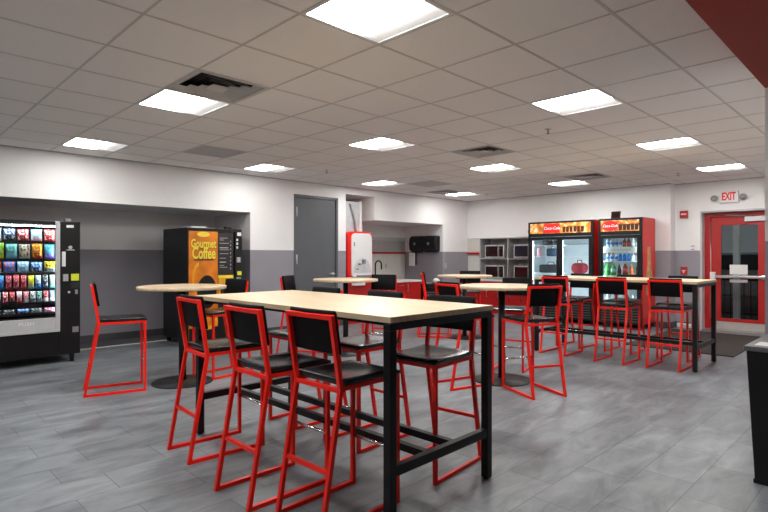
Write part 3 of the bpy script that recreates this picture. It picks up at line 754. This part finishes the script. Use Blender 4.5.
MB().box(-0.36, 0.33, 0.09, 0.75, 0.0, 0.86).build('base_cabinet', M['red2'], ds, bevel=0.004)
ch = thing('ice_chute', 'clear plastic chute with pale post above the drink dispenser', 'chute', (7.02, 8.0, 1.811))
MB().box(0.13, 0.20, -0.10, -0.02, 0, 0.62).build('post', M['strip'], ch)
MB().box(-0.30, 0.13, -0.08, -0.072, 0, 0.60).build('clear_side', mat('frosted_plastic', (0.55, 0.58, 0.60), 0.25, var=0.1), ch)
MB().tube([(0.02, -0.11, 0.0), (0.0, -0.13, 0.2), (-0.05, -0.13, 0.38), (-0.12, -0.10, 0.55)], 0.025, 10).build('hose', M['ltgrey'], ch)

# panels on the alcove's back wall (joined to it)
mb = MB(); mb.box(7.45, 9.655, YBK-0.02, YBK-0.001, 0.80, 1.385); mb.mi = 1; mb.box(7.45, 9.655, YBK-0.025, YBK-0.001, 1.425, 1.70); struct('trim_2', mb, [M['splash'], M['shelfgrey']])
mb = MB(); mb.box(7.45, 9.655, YBK-0.05, YBK-0.001, 1.385, 1.425); struct('trim_3', mb, M['red2'])
mb = MB(); mb.box(7.45, 9.655, YBK-0.06, YBK-0.001, 1.70, 1.78); struct('trim_4', mb, M['ltgrey'])

def base_cabinet(name, label, loc, rz, w, fronts, h=0.765, dpt=0.55, group=None):
    """front faces local -y; fronts: list of (x0,x1,z0,z1,kind)"""
    t = thing(name, label, 'cabinet', loc, rz, group)
    MB().box(-w/2, w/2, 0.02, dpt, 0.10, h).box(-w/2, w/2, 0.07, dpt, 0.0, 0.10).build('body', M['red2'], t)
    for x0, x1, z0, z1, kd in fronts:
        f = MB().box(x0+0.003, x1-0.003, 0, 0.019, z0+0.003, z1-0.003).build(kd, M['red2'], t, bevel=0.002)
        if kd == 'drawer':
            c = (x0+x1)/2; MB().tube([(c-0.06, 0.0, z1-0.06), (c-0.06, -0.03, z1-0.06), (c+0.06, -0.03, z1-0.06), (c+0.06, 0, z1-0.06)], 0.006).build('handle', M['steel'], f)
        else:
            MB().tube([(x0+0.05, 0.0, z1-0.05), (x0+0.05, -0.03, z1-0.05), (x0+0.05, -0.03, z1-0.19), (x0+0.05, 0, z1-0.19)], 0.006).build('handle', M['steel'], f)
    return t
YC = 7.76
base_cabinet('sink_cabinet', 'red cabinet with two doors under the sink beside the drink dispenser', (7.775, YC, 0), 0, 0.62, [(-0.31, 0, 0.10, 0.765, 'door'), (0, 0.31, 0.10, 0.765, 'door')], dpt=1.15)
base_cabinet('drawer_cabinet', 'red cabinet with stacked drawers under the white sink counter', (8.225, YC, 0), 0, 0.27, [(-0.135, 0.135, 0.56, 0.765, 'drawer'), (-0.135, 0.135, 0.33, 0.56, 'drawer'), (-0.135, 0.135, 0.10, 0.33, 'drawer')], dpt=1.15)
base_cabinet('end_cabinet', 'red single door cabinet at the open end of the sink counter', (8.615, YC, 0), 0, 0.50, [(-0.25, 0.25, 0.10, 0.765, 'door')], dpt=1.15)
MB().box(7.45, 8.88, YC-0.02, YBK-0.03, 0.766, 0.806).build('counter_top', M['counter'], bevel=0.003); tag(bpy.data.objects['counter_top'], 'white countertop on the red sink cabinets', 'countertop')
ft = thing('tap', 'black gooseneck tap on the sink counter', 'tap', (8.27, 8.60, 0.806))
MB().tube([(0, 0, 0.0)] + [(0, 0, 0.30)] + [(0.0+0.085-0.085*math.cos(R(a)), -0.02*math.sin(R(a/2)), 0.33+0.085*math.sin(R(a))) for a in range(15, 181, 15)] + [(0.17, -0.02, 0.22)], 0.016, 10).build('spout', M['black'], ft)
MB().cyl((0, 0, 0), 0.028, 0.05, 16).tube([(0, 0, 0.06), (0.07, -0.02, 0.10)], 0.009).build('base', M['black'], ft)

def outlet(name, label, loc, rot):
    t = thing(name, label, 'outlet', loc); t.rotation_euler = rot
    MB().box(-0.037, 0.037, -0.006, 0, -0.058, 0.058).build('plate', M['ltgrey'], t, bevel=0.002)
    for z in (-0.024, 0.024): MB().box(-0.016, 0.016, -0.009, -0.006, z-0.014, z+0.014).build('socket', M['grey'], t)
outlet('wall_outlet', 'outlet plate on the pale backsplash beside the tap', (8.98, YBK-0.02, 1.09), (0, 0, 0))
outlet('wall_outlet', 'outlet plate on the grey wall between the sink alcove and the corner', (9.76, YA, 1.10), (0, 0, 0))

XS = 9.66
for n, y0 in enumerate((7.84, 8.27)):
    t = thing('towel_dispenser', ['black paper towel dispenser nearer the alcove edge', 'black paper towel dispenser deeper in the sink alcove'][n], 'towel dispenser', (XS, y0+0.205, 1.43), 0, 'black towel dispensers')
    MB().prism([(0, 0.0), (-0.14, 0.0), (-0.20, 0.05), (-0.22, 0.2), (-0.20, 0.33), (-0.14, 0.375), (0, 0.375)], -0.192, 0.192, 'y').build('housing', M['cab_black'], t, bevel=0.03, seg=4)
    MB().box(-0.226, -0.205, -0.03, 0.03, 0.16, 0.22).build('window', M['grey'], t)
    MB().box(-0.16, -0.05, -0.13, 0.13, -0.012, 0.002).build('towel_slot', M['dark'], t)
t = thing('soap_dispenser', 'white soap dispenser with black side below the towel dispensers', 'soap dispenser', (XS, 8.67, 1.09))
MB().box(-0.05, 0, -0.08, 0.08, 0.02, 0.33).build('back_housing', M['cab_black'], t, bevel=0.006)
MB().box(-0.12, -0.05, -0.075, 0.075, 0.0, 0.32).build('front_cover', M['white'], t, bevel=0.012, seg=3)

bn = thing('waste_bin', 'low black waste bin at the end of the sink counter', 'bin', (9.36, 7.98, 0))
MB().box(-0.26, 0.26, -0.22, 0.22, 0.0, 0.62, taper=0.03).build('body', M['cab_black'], bn, bevel=0.012)
MB().box(-0.28, 0.28, -0.24, 0.24, 0.62, 0.70).build('lid', M['cab_black'], bn, bevel=0.015)
MB().lathe((9.54, 7.88, 0.70), [(0.03, 0), (0.07, 0.02), (0.085, 0.06), (0.06, 0.10), (0.02, 0.115)], 20).build('paper_ball', M['paper']); tag(bpy.data.objects['paper_ball'], 'round crumpled white paper lying on the waste bin', 'paper')
MB().lathe((9.28, 7.88, 0.70), [(0.055, 0), (0.075, 0.018), (0.078, 0.024), (0.05, 0.02)], 20).build('paper_plate', M['paper']); tag(bpy.data.objects['paper_plate'], 'flat white plate lying on the waste bin', 'plate')

# ------------------------------------------------------------------ microwave recess
mb = MB(); mb.box(XB+0.47, XB+0.499, 5.82, YA, 0.0, 1.76); mb.box(XB+0.03, XB+0.06, 7.41, YA-0.002, 0.78, 1.76); struct('trim_5', mb, M['splash'])
mb = MB(); mb.box(XB-0.012, XB+0.0295, 7.42, YA-0.002, 1.37, 1.415); struct('trim_6', mb, M['red2'])
for n, (y0, y1) in enumerate(((7.14, 7.75), (6.52, 7.14), (5.90, 6.52))):
    c = (y0+y1)/2; w = y1-y0
    base_cabinet('base_cabinet', ['red base cabinet in the corner beside the microwaves', 'red base cabinet below the left column of microwaves', 'red base cabinet beside the double cooler'][n], (10.44, c, 0), R(-90), w,
                 [(-w/2, 0, 0.10, 0.57, 'door'), (0, w/2, 0.10, 0.57, 'door'), (-w/2, w/2, 0.57, 0.735, 'drawer')], h=0.74, group='red cabinets below the microwaves')
MB().box(10.42, XB+0.459, 5.86, YA-0.004, 0.741, 0.778).build('counter_top', M['counter'], bevel=0.003)
tag(bpy.data.objects['counter_top.001'], 'white countertop below the microwave shelves', 'countertop')
su = thing('shelf_unit', 'grey open shelf unit of square bays holding microwaves', 'shelf unit', (XB-0.02, 5.86, 0.778))
for y in (0.0, 0.765, 1.53): MB().box(0, 0.46, y-0.011, y+0.011, 0, 0.978).build('upright', M['shelfgrey'], su)
for z in (0.0, 0.478, 0.957):
    for y0 in (0.011, 0.776): MB().box(0.002, 0.46, y0+0.0005, y0+0.743, z, z+0.02).build('shelf', M['shelfgrey'], su)
MB().box(0.45, 0.475, -0.011, 1.541, 0.0, 0.978).build('back_panel', M['shelfgrey'], su)
def make_microwave(glass):
    t = thing('microwave', 'x', 'microwave', group='microwaves on the shelf unit')
    # front faces -x
    MB().box(0.02, 0.40, -0.26, 0.26, 0.012, 0.31).build('casing', M['ltgrey'], t, bevel=0.006)
    d = MB().box(0.0, 0.022, -0.135, 0.262, 0.015, 0.312).build('door', M['ltgrey'], t, bevel=0.004)
    MB().box(-0.003, 0.001, -0.132, 0.235, 0.04, 0.285).build('window', glass, d)
    p = MB().box(0.0, 0.022, -0.262, -0.1375, 0.015, 0.312).build('control_panel', M['ltgrey'], t, bevel=0.004)
    MB().box(-0.003, 0.001, -0.24, -0.138, 0.04, 0.285).build('keypad', glass, p)
    MB().box(-0.004, -0.0028, -0.225, -0.15, 0.225, 0.25).build('display', M['dark'], p)
    MB().tube([(-0.0, -0.12, 0.05), (-0.025, -0.12, 0.05), (-0.025, -0.12, 0.27), (0, -0.12, 0.27)], 0.007).build('handle', M['ltgrey'], d)
    for x in (0.05, 0.36):
        for y in (-0.22, 0.22): MB().cyl((x, y, 0), 0.014, 0.013, 10).build('foot', M['black'], t)
    return t
mwa = make_microwave(M['microglass']); mwb = make_microwave(M['microblue'])
XM = XB+0.0
place(mwa, (XM, 7.0, 0.778+0.498), 0, 'steel microwave on the upper shelf nearest the corner')
o = copy_tree(mwa); place(o, (XM, 7.0, 0.778+0.0205), 0, 'steel microwave on the lower shelf nearest the corner')
o = copy_tree(mwa); place(o, (XM, 6.22, 0.778+0.0205), 0, 'steel microwave on the lower shelf beside the double cooler')
place(mwb, (XM, 6.22, 0.778+0.498), 0, 'steel microwave with bluish window on the upper shelf beside the double cooler')

# ------------------------------------------------------------------ drink coolers (front faces -x)
def make_cooler(name, label, loc, w, ndoor, signs):
    t = thing(name, label, 'drinks cooler', loc)
    H, D, h = 2.02, 0.67, w/2
    zb, zt = 0.47, 1.70
    mb = MB()
    mb.box(0.04, D, -h, -h+0.035, 0.10, H); mb.box(0.04, D, h-0.035, h, 0.10, H); mb.box(0.04, D, -h+0.035, h-0.035, H-0.05, H); mb.box(0.04, D, -h+0.035, h-0.035, 0.10, zb-0.02)
    mb.build('cabinet', mat('cooler_red', (0.62, 0.02, 0.012), 0.4, var=0.05, scale=4), t, bevel=0.004)
    MB().box(0.045, D-0.005, -h+0.005, h-0.005, H, H+0.006).build('top_cover', M['cab_black'], t)
    mb = MB(); mb.box(D-0.05, D-0.01, -h+0.035, h-0.035, zb-0.02, H-0.05); mb.box(0.06, D-0.05, -h+0.035, -h+0.045, zb-0.02, zt+0.1); mb.box(0.06, D-0.05, h-0.045, h-0.035, zb-0.02, zt+0.1)
    mb.box(0.06, D-0.05, -h+0.045, h-0.045, zb-0.02, zb-0.005); mb.box(0.06, D-0.05, -h+0.045, h-0.045, zt+0.08, zt+0.1)
    mb.build('liner', M['inner'], t)
    mb = MB(); mb.box(-0.005, 0.04, -h, h, 1.72, H); hd = mb.build('header', M['cab_black'], t, bevel=0.004)
    sg = MB().box(-0.010, -0.004, -h+0.05, h-0.05, 1.785, 1.985).build('sign_panel', M['cola'], hd)
    for (kind, y, *rest) in signs:
        if kind == 'script':
            s = rest[0]
            if ndoor == 2: MB().box(-0.0125, -0.0095, y-0.17, y+0.17, 1.79, 1.98).build('logo_panel', M['signred'], sg)
            else: MB().prism([(y+0.15*math.cos(R(a)), 1.885+0.098*math.sin(R(a))) for a in range(0, 360, 12)], -0.0125, -0.0095, 'x').build('logo_disc', M['signred'], sg)
            letters('Coca-Cola', s, M['signwhite'], sg, (-0.0135, y, 1.885), FACE_MX, shear=0.35, extrude=0.0008, xs=0.95)
        if kind == 'glasses':
            for i in range(rest[0]):
                MB().prism([(y-i*rest[1]-0.026, 1.80), (y-i*rest[1]+0.026, 1.80), (y-i*rest[1]+0.034, 1.91), (y-i*rest[1]-0.034, 1.91)], -0.0115, -0.0095, 'x').build('printed_glass', M['brown'], sg)
    # black front surround + grille
    mb = MB(); mb.box(-0.0, 0.04, -h, h, 0.10, zb-0.03); gb = mb.build('grille', M['cab_black'], t, bevel=0.003)
    for q in range(6): MB().box(-0.012, 0.0, -h+0.06, h-0.06, 0.14+q*0.048, 0.155+q*0.048).build('grille_bar', mat('dark_grille_bar', (0.07, 0.07, 0.072), 0.4), gb)
    for yy in (-h, h-0.03): MB().box(0.0, 0.04, yy, yy+0.03, zb-0.03, 1.72).build('front_post', M['cab_black'], t)
    # doors
    dw = (w-0.06)/ndoor
    for k in range(ndoor):
        y0 = -h+0.03+k*dw+0.003; y1 = y0+dw-0.006; f = 0.055
        mb = MB(); mb.box(-0.012, 0.035, y0, y0+f, zb-0.02, 1.712); mb.box(-0.012, 0.035, y1-f, y1, zb-0.02, 1.712); mb.box(-0.012, 0.035, y0+f, y1-f, 1.655, 1.712); mb.box(-0.012, 0.035, y0+f, y1-f, zb-0.02, zb+0.04)
        d = mb.build('door', M['cab_black'], t, bevel=0.003)
        MB().box(0.005, 0.013, y0+f, y1-f, zb+0.04, 1.655).build('pane', M['glass'], d)
        hy = (y1-0.03) if (ndoor == 1 or k == 0) else (y0+0.03)
        MB().tube([(-0.012, hy, 0.85), (-0.045, hy, 0.87), (-0.045, hy, 1.25), (-0.012, hy, 1.27)], 0.011, 8).build('handle', M['cab_black'], d)
        for yy in (y0+f-0.02, y1-f+0.02):
            MB().box(0.042, 0.058, yy-0.009, yy+0.009, zb+0.05, 1.64).build('light_strip', M['led'], t)
    for z in (0.72, 0.97, 1.235, 1.50) if ndoor == 1 else (0.72, 0.985, 1.32, 1.55):
        mb = MB(); y = -h+0.05
        mb.box(0.07, 0.085, -h+0.046, h-0.046, z-0.012, z); mb.box(0.58, 0.592, -h+0.046, h-0.046, z-0.012, z)
        n = int((w-0.1)/0.035)
        for q in range(n+1): yy = -h+0.05+(w-0.1)*q/n; mb.box(0.085, 0.58, yy-0.003, yy+0.003, z-0.007, z-0.001)
        mb.build('shelf', M['white'], t)
    for x in (0.09, 0.60):
        for yy in (-h+0.07, h-0.07): MB().cyl((x, yy-0.015, 0.052), 0.05, 0.03, 16, 'y').box(x-0.02, x+0.02, yy-0.025, yy+0.025, 0.06, 0.10).build('caster', M['black'], t)
    return t
XF = 9.88
c1 = make_cooler('drinks_cooler', 'wide two-door red and black drinks cooler, mostly empty', (XF, 5.01, 0), 1.37, 2, [('script', 0.02+0.14, 0.085), ('glasses', -0.10, 6, 0.075)])
c2 = make_cooler('drinks_cooler', 'narrow single-door red drinks cooler stocked with bottles', (XF, 3.838, 0), 0.785, 1, [('script', 0.17, 0.068), ('glasses', -0.02, 5, 0.07)])
# printed bottle picture on the narrow cooler's red side
MB().prism([(0.20, 0.62), (0.50, 0.62), (0.52, 0.95), (0.45, 1.15), (0.45, 1.50), (0.25, 1.50), (0.25, 1.15), (0.18, 0.95)], -0.3935, -0.3925, 'y').build('printed_bottle', mat('tan_print', (0.55, 0.30, 0.12), 0.4, var=0.4, scale=9), c2)
MB().box(0.20, 0.40, -0.002, 0.002, 0, 0.001)
# framed cards on the cooler tops
for n, (x, y, w_, h_, lb) in enumerate([(10.02, 3.97, 0.17, 0.14, 'small dark framed card on top of the narrow cooler'), (10.0, 5.74, 0.06, 0.20, 'small black box at the corner of the wide cooler')]):
    if n == 0:
        t = thing('framed_card', lb, 'sign', (x, y, 2.026), 0)
        o = MB().box(0, 0.015, -w_/2, w_/2, 0, h_).build('frame', mat('dark_wood_frame', (0.05, 0.015, 0.008), 0.7, spec=0.1), t); o.rotation_euler = (0, R(12), 0)
        o2 = MB().box(-0.002, 0.0, -w_/2+0.02, w_/2-0.02, 0.02, h_-0.02).build('card', mat('matt_dark_card', (0.02, 0.01, 0.01), 0.95, spec=0.0), o)
        MB().tube([(0.03, 0, h_*0.8), (0.09, 0, 0.0)], 0.005, 6).build('strut', M['black'], t)
    else:
        t = thing('junction_box', 'small black box fixed to the wide cooler side near its top', 'junction box', (9.99, 5.694, 1.78))
        MB().box(0, 0.10, 0, 0.06, 0, 0.14).build('case', M['black'], t, bevel=0.006); MB().box(0.02, 0.08, 0.06, 0.085, 0.03, 0.09).build('plug', M['black'], t)

# bottles, cans
def bottle_proto(name, h, r, liquid, label_c, cap):
    t = thing(name, 'x', 'bottle')
    MB().lathe((0, 0, 0), [(r*0.85, 0), (r, h*0.03), (r, h*0.60), (r*0.9, h*0.68), (r*0.45, h*0.86), (r*0.38, h*0.93)], 14).build('body', mat(f'liquid_{liquid}', COL[liquid] if liquid != 'clear' else (.6, .68, .72), 0.15, var=0.05), t)
    MB().cyl((0, 0, h*0.25), r*1.02, h*0.30, 14).build('wrapper', mat(f'wrap_{label_c}', COL[label_c], 0.4, var=0.05), t)
    MB().cyl((0, 0, h*0.93), r*0.45, h*0.07, 12).build('cap', mat(f'wrap_{cap}', COL[cap], 0.4, var=0.05), t)
    return t
def can_proto(name, h, r, c):
    t = thing(name, 'x', 'can')
    MB().lathe((0, 0, 0), [(r*0.8, 0), (r, h*0.06), (r, h*0.9), (r*0.82, h)], 14).build('body', mat(f'wrap_{c}', COL[c], 0.4, var=0.05), t)
    MB().cyl((0, 0, h-0.001), r*0.78, 0.003, 12).build('lid', M['steel'], t)
    return t
PROT = {}
def proto(kind, colours):
    key = (kind, colours)
    if key not in PROT:
        PROT[key] = (bottle_proto('water_bottle' if colours[0] == 'clear' else 'soda_bottle', 0.155 if kind == 'small' else (0.205 if kind == 'bottle' else 0.222), 0.032 if kind != 'big' else 0.048, *colours) if kind != 'can' else can_proto('soda_can', 0.125, 0.032, colours[0])); return PROT[key]
    return copy_tree(PROT[key])
YR = 3.838
def stock(items, z, shelf, x=XF+0.13):
    n = len(items); y = YR+0.27; step = 0.54/(n-1)
    for i, (kind, cs, nm) in enumerate(items):
        o = proto(kind, cs); o.location = (x, y-i*step, z)
        tag(o, f'{nm} on the narrow cooler {shelf}, {ORD[i]} from the wide cooler', None, 'drinks in the narrow cooler')
W = ('small', ('clear', 'blue', 'white'), 'blue-labelled water bottle'); RB = ('small', ('brown', 'red', 'red'), 'red-labelled cola bottle'); CB = ('small', ('clear', 'white', 'white'), 'clear pale-labelled bottle')
stock([W, W, W, W, RB, RB, CB, CB], 1.5005, 'top shelf')
B2 = ('small', ('blue', 'blue', 'white'), 'deep blue bottle')
stock([W, W, W, B2, B2, B2, CB, CB], 1.2355, 'second shelf')
stock([('big', ('green', 'green', 'green'), 'large green bottle'), ('big', ('green', 'mint', 'green'), 'large pale-labelled green bottle'), ('bottle', ('brown', 'black', 'red'), 'dark cola bottle'), ('big', ('brown', 'red', 'red'), 'large red-labelled cola bottle'), ('bottle', ('orange', 'orange', 'white'), 'orange soda bottle'), ('bottle', ('brown', 'brown', 'white'), 'brown tea bottle')], 0.9705, 'third shelf')
CN = lambda c: ('can', (c,), f'{c} can')
stock([CN('silver'), CN('green'), CN('lime'), CN('yellow'), CN('red'), CN('black'), CN('red')], 0.7205, 'fourth shelf')
stock([CB, CB, W, CB, RB, CB, W], 0.4655, 'bottom')
tk = MB().box(XF+0.064, XF+0.069, YR-0.33, YR+0.33, 1.392, 1.494).build('price_strip', M['paper']); tk.parent = c2; tk.location = (-XF, -YR, 0)
ts = letters('ENJOY A COLD DRINK', 0.036, M['grey'], tk, (XF+0.0635, YR-0.02, 1.412), FACE_MX, extrude=0.0005)
bpy.data.objects.remove(ts)          # strip print too small to read: keep plain coloured dashes instead
for i in range(7): MB().box(XF+0.0625, XF+0.064, YR+0.15-i*0.055, YR+0.185-i*0.055, 1.436, 1.449).build('printed_dash', M['orange'] if i % 3 == 0 else M['grey'], tk)
for i, c in enumerate(('mint', 'yellow', 'black', 'red')):
    o = MB().box(XF+0.064, XF+0.068, YR+0.28-i*0.16, YR+0.15-i*0.16, 0.90, 0.965).build('price_card', mat(f'wrap_{c}', COL[c], 0.4, var=0.05)); o.parent = c2; o.location = (-XF, -YR, 0)
# things left in the wide cooler
def bag(name, label, loc, w, h, d, m, cat='bag', rr=0.22):
    t = thing(name, label, cat, loc)
    MB().prism(rrect(-w/2, w/2, 0, h, min(w, h)*rr), 0, d, 'x').build('body', m, t, bevel=0.02, seg=3)
    MB().tube([(d*0.5, -w*0.2, h-0.01), (d*0.5, -w*0.15, h+0.05), (d*0.5, w*0.15, h+0.05), (d*0.5, w*0.2, h-0.01)], 0.008).build('handle', M['black'], t)
blk = mat('black_cloth', (0.02, 0.02, 0.025), 0.8, var=0.2); nvy = mat('navy_cloth', (0.025, 0.05, 0.10), 0.8, var=0.2); rdc = mat('red_cloth', (0.35, 0.02, 0.04), 0.7, var=0.3)
bag('lunch_bag', 'black lunch bag on the top shelf of the wide cooler', (XF+0.14, 5.34, 1.5505), 0.24, 0.10, 0.2, blk)
bag('lunch_bag', 'navy lunch bag on the middle shelf of the wide cooler', (XF+0.14, 5.26, 1.3205), 0.22, 0.165, 0.2, nvy)
bag('lunch_bag', 'wide black lunch bag on the lower shelf of the wide cooler', (XF+0.12, 5.32, 0.9855), 0.40, 0.17, 0.25, blk)
bag('lunch_bag', 'round red and black bag behind the second door of the wide cooler', (XF+0.12, 4.70, 0.9855), 0.26, 0.21, 0.22, rdc, rr=0.46)
o = can_proto('soda_can', 0.17, 0.04, 'pink'); o.location = (XF+0.16, 5.53, 1.3205); tag(o, 'pink can on the middle shelf of the wide cooler', 'can')

# ------------------------------------------------------------------ door wall fittings
ex = thing('exit_sign', 'white EXIT sign with red letters and two lamp heads above the red door', 'exit sign', (XD, 2.325, 2.26))
MB().box(-0.06, 0, -0.145, 0.145, 0, 0.21).build('housing', M['white'], ex, bevel=0.008)
letters('EXIT', 0.185, M['signred'], ex, (-0.0615, 0, 0.107), FACE_MX, xs=0.56, extrude=0.0015, bold=0.007)
for s in (-1, 1):
    l = MB().lathe((0, 0, 0), [(0.03, 0.0), (0.055, -0.03), (0.058, -0.08), (0.05, -0.085)], 20, 'x').build('lamp_head', M['ltgrey'], ex); l.location = (0, s*0.215, 0.09)
    MB().lathe((0, 0, 0), [(0.047, -0.0855), (0.03, -0.09)], 20, 'x').build('lens', M['grey'], l)
hs = thing('fire_strobe', 'red fire alarm horn strobe high on the wall left of the door', 'fire alarm', (XD, 3.04, 2.03))
MB().box(-0.05, 0.002, -0.065, 0.065, 0, 0.13).build('housing', M['red2'], hs, bevel=0.006)
MB().box(-0.06, -0.05, -0.045, 0.045, 0.055, 0.085).build('strobe_lens', M['white'], hs, bevel=0.004)
ps = thing('pull_station', 'red fire alarm pull station on the grey wainscot', 'fire alarm', (XD, 3.04, 0.985))
MB().box(-0.045, 0.002, -0.055, 0.055, 0, 0.145).build('housing', M['red2'], ps, bevel=0.006)
MB().prism([(-0.035, 0.085), (0.035, 0.085), (0.012, 0.055), (0.012, 0.03), (-0.012, 0.03), (-0.012, 0.055)], -0.052, -0.045, 'x').build('pull_handle', M['white'], ps)
for z, lb in ((1.51, 'tiny white switch beside the door recess, upper of two'), (1.45, 'tiny white switch beside the door recess, lower of two')):
    t = thing('wall_switch', lb, 'switch', (XD, 2.90, z)); MB().box(-0.008, 0, -0.03, 0.03, -0.012, 0.012).build('plate', M['ltgrey'], t, bevel=0.002); MB().box(-0.012, -0.008, -0.012, 0.012, -0.006, 0.006).build('toggle', M['grey'], t)
vb = thing('wall_register', 'low white register at the foot of the grey wall beside the door', 'register', (XD-0.0125, 3.02, 0.0))
MB().box(-0.05, 0, -0.13, 0.13, 0.012, 0.09).build('case', M['white'], vb, bevel=0.004)
MB().box(-0.053, -0.05, -0.11, 0.11, 0.03, 0.036).box(-0.053, -0.05, -0.11, 0.11, 0.05, 0.056).build('slots', M['grey'], vb)
mb = MB(); mb.box(8.15, 10.5, 1.70, 3.12, 0.0, 0.012); tag(mb.build('entrance_mat', M['mat'], bevel=0.004), 'dark brown entrance mat on the floor before the exit door', 'mat')

# ------------------------------------------------------------------ bin in the right foreground
wb = thing('waste_station', 'tall black waste bin at the edge of the foreground by the pillar', 'bin', (4.03, 0.35, 0))
MB().box(-0.33, 0.33, -0.36, 0.36, 0.02, 0.776, taper=0.035).build('body', M['cab_black'], wb, bevel=0.006)
MB().box(-0.30, 0.30, -0.33, 0.33, 0.0, 0.025).build('plinth', M['black'], wb)
MB().box(-0.34, 0.34, -0.37, 0.37, 0.776, 0.804).build('top', mat('bin_top', (0.11, 0.11, 0.115), 0.3), wb, bevel=0.004)
MB().box(-0.15, 0.15, -0.12, 0.10, 0.8035, 0.805).build('opening', M['dark'], wb)
for x0, y0, w_, h_ in ((-0.27, 0.24, 0.16, 0.09), (-0.06, 0.17, 0.26, 0.13), (-0.27, 0.04, 0.1, 0.12)):
    MB().box(x0, x0+w_, y0, y0+h_, 0.804, 0.8055).build('instruction_sticker', M['paper'], wb)

# ------------------------------------------------------------------ camera, world, view
w = bpy.data.worlds.new('world'); bpy.context.scene.world = w; w.use_nodes = True
bg = w.node_tree.nodes['Background']; bg.inputs['Color'].default_value = (0.70, 0.72, 0.74, 1); bg.inputs['Strength'].default_value = 0.22
cam = bpy.data.cameras.new('camera'); co = bpy.data.objects.new('camera', cam); C.objects.link(co)
cam.sensor_width = 36; cam.lens = 530.15/768*36; cam.clip_start = 0.05
co.location = (0, 0, 1.33); co.rotation_euler = (PI/2, 0, 0.7887-PI/2)
sc = bpy.context.scene; sc.camera = co
vs = sc.view_settings; vs.view_transform = 'Standard'; vs.look = 'None'; vs.gamma = 1; vs.use_curve_mapping = False; vs.exposure = 0.06
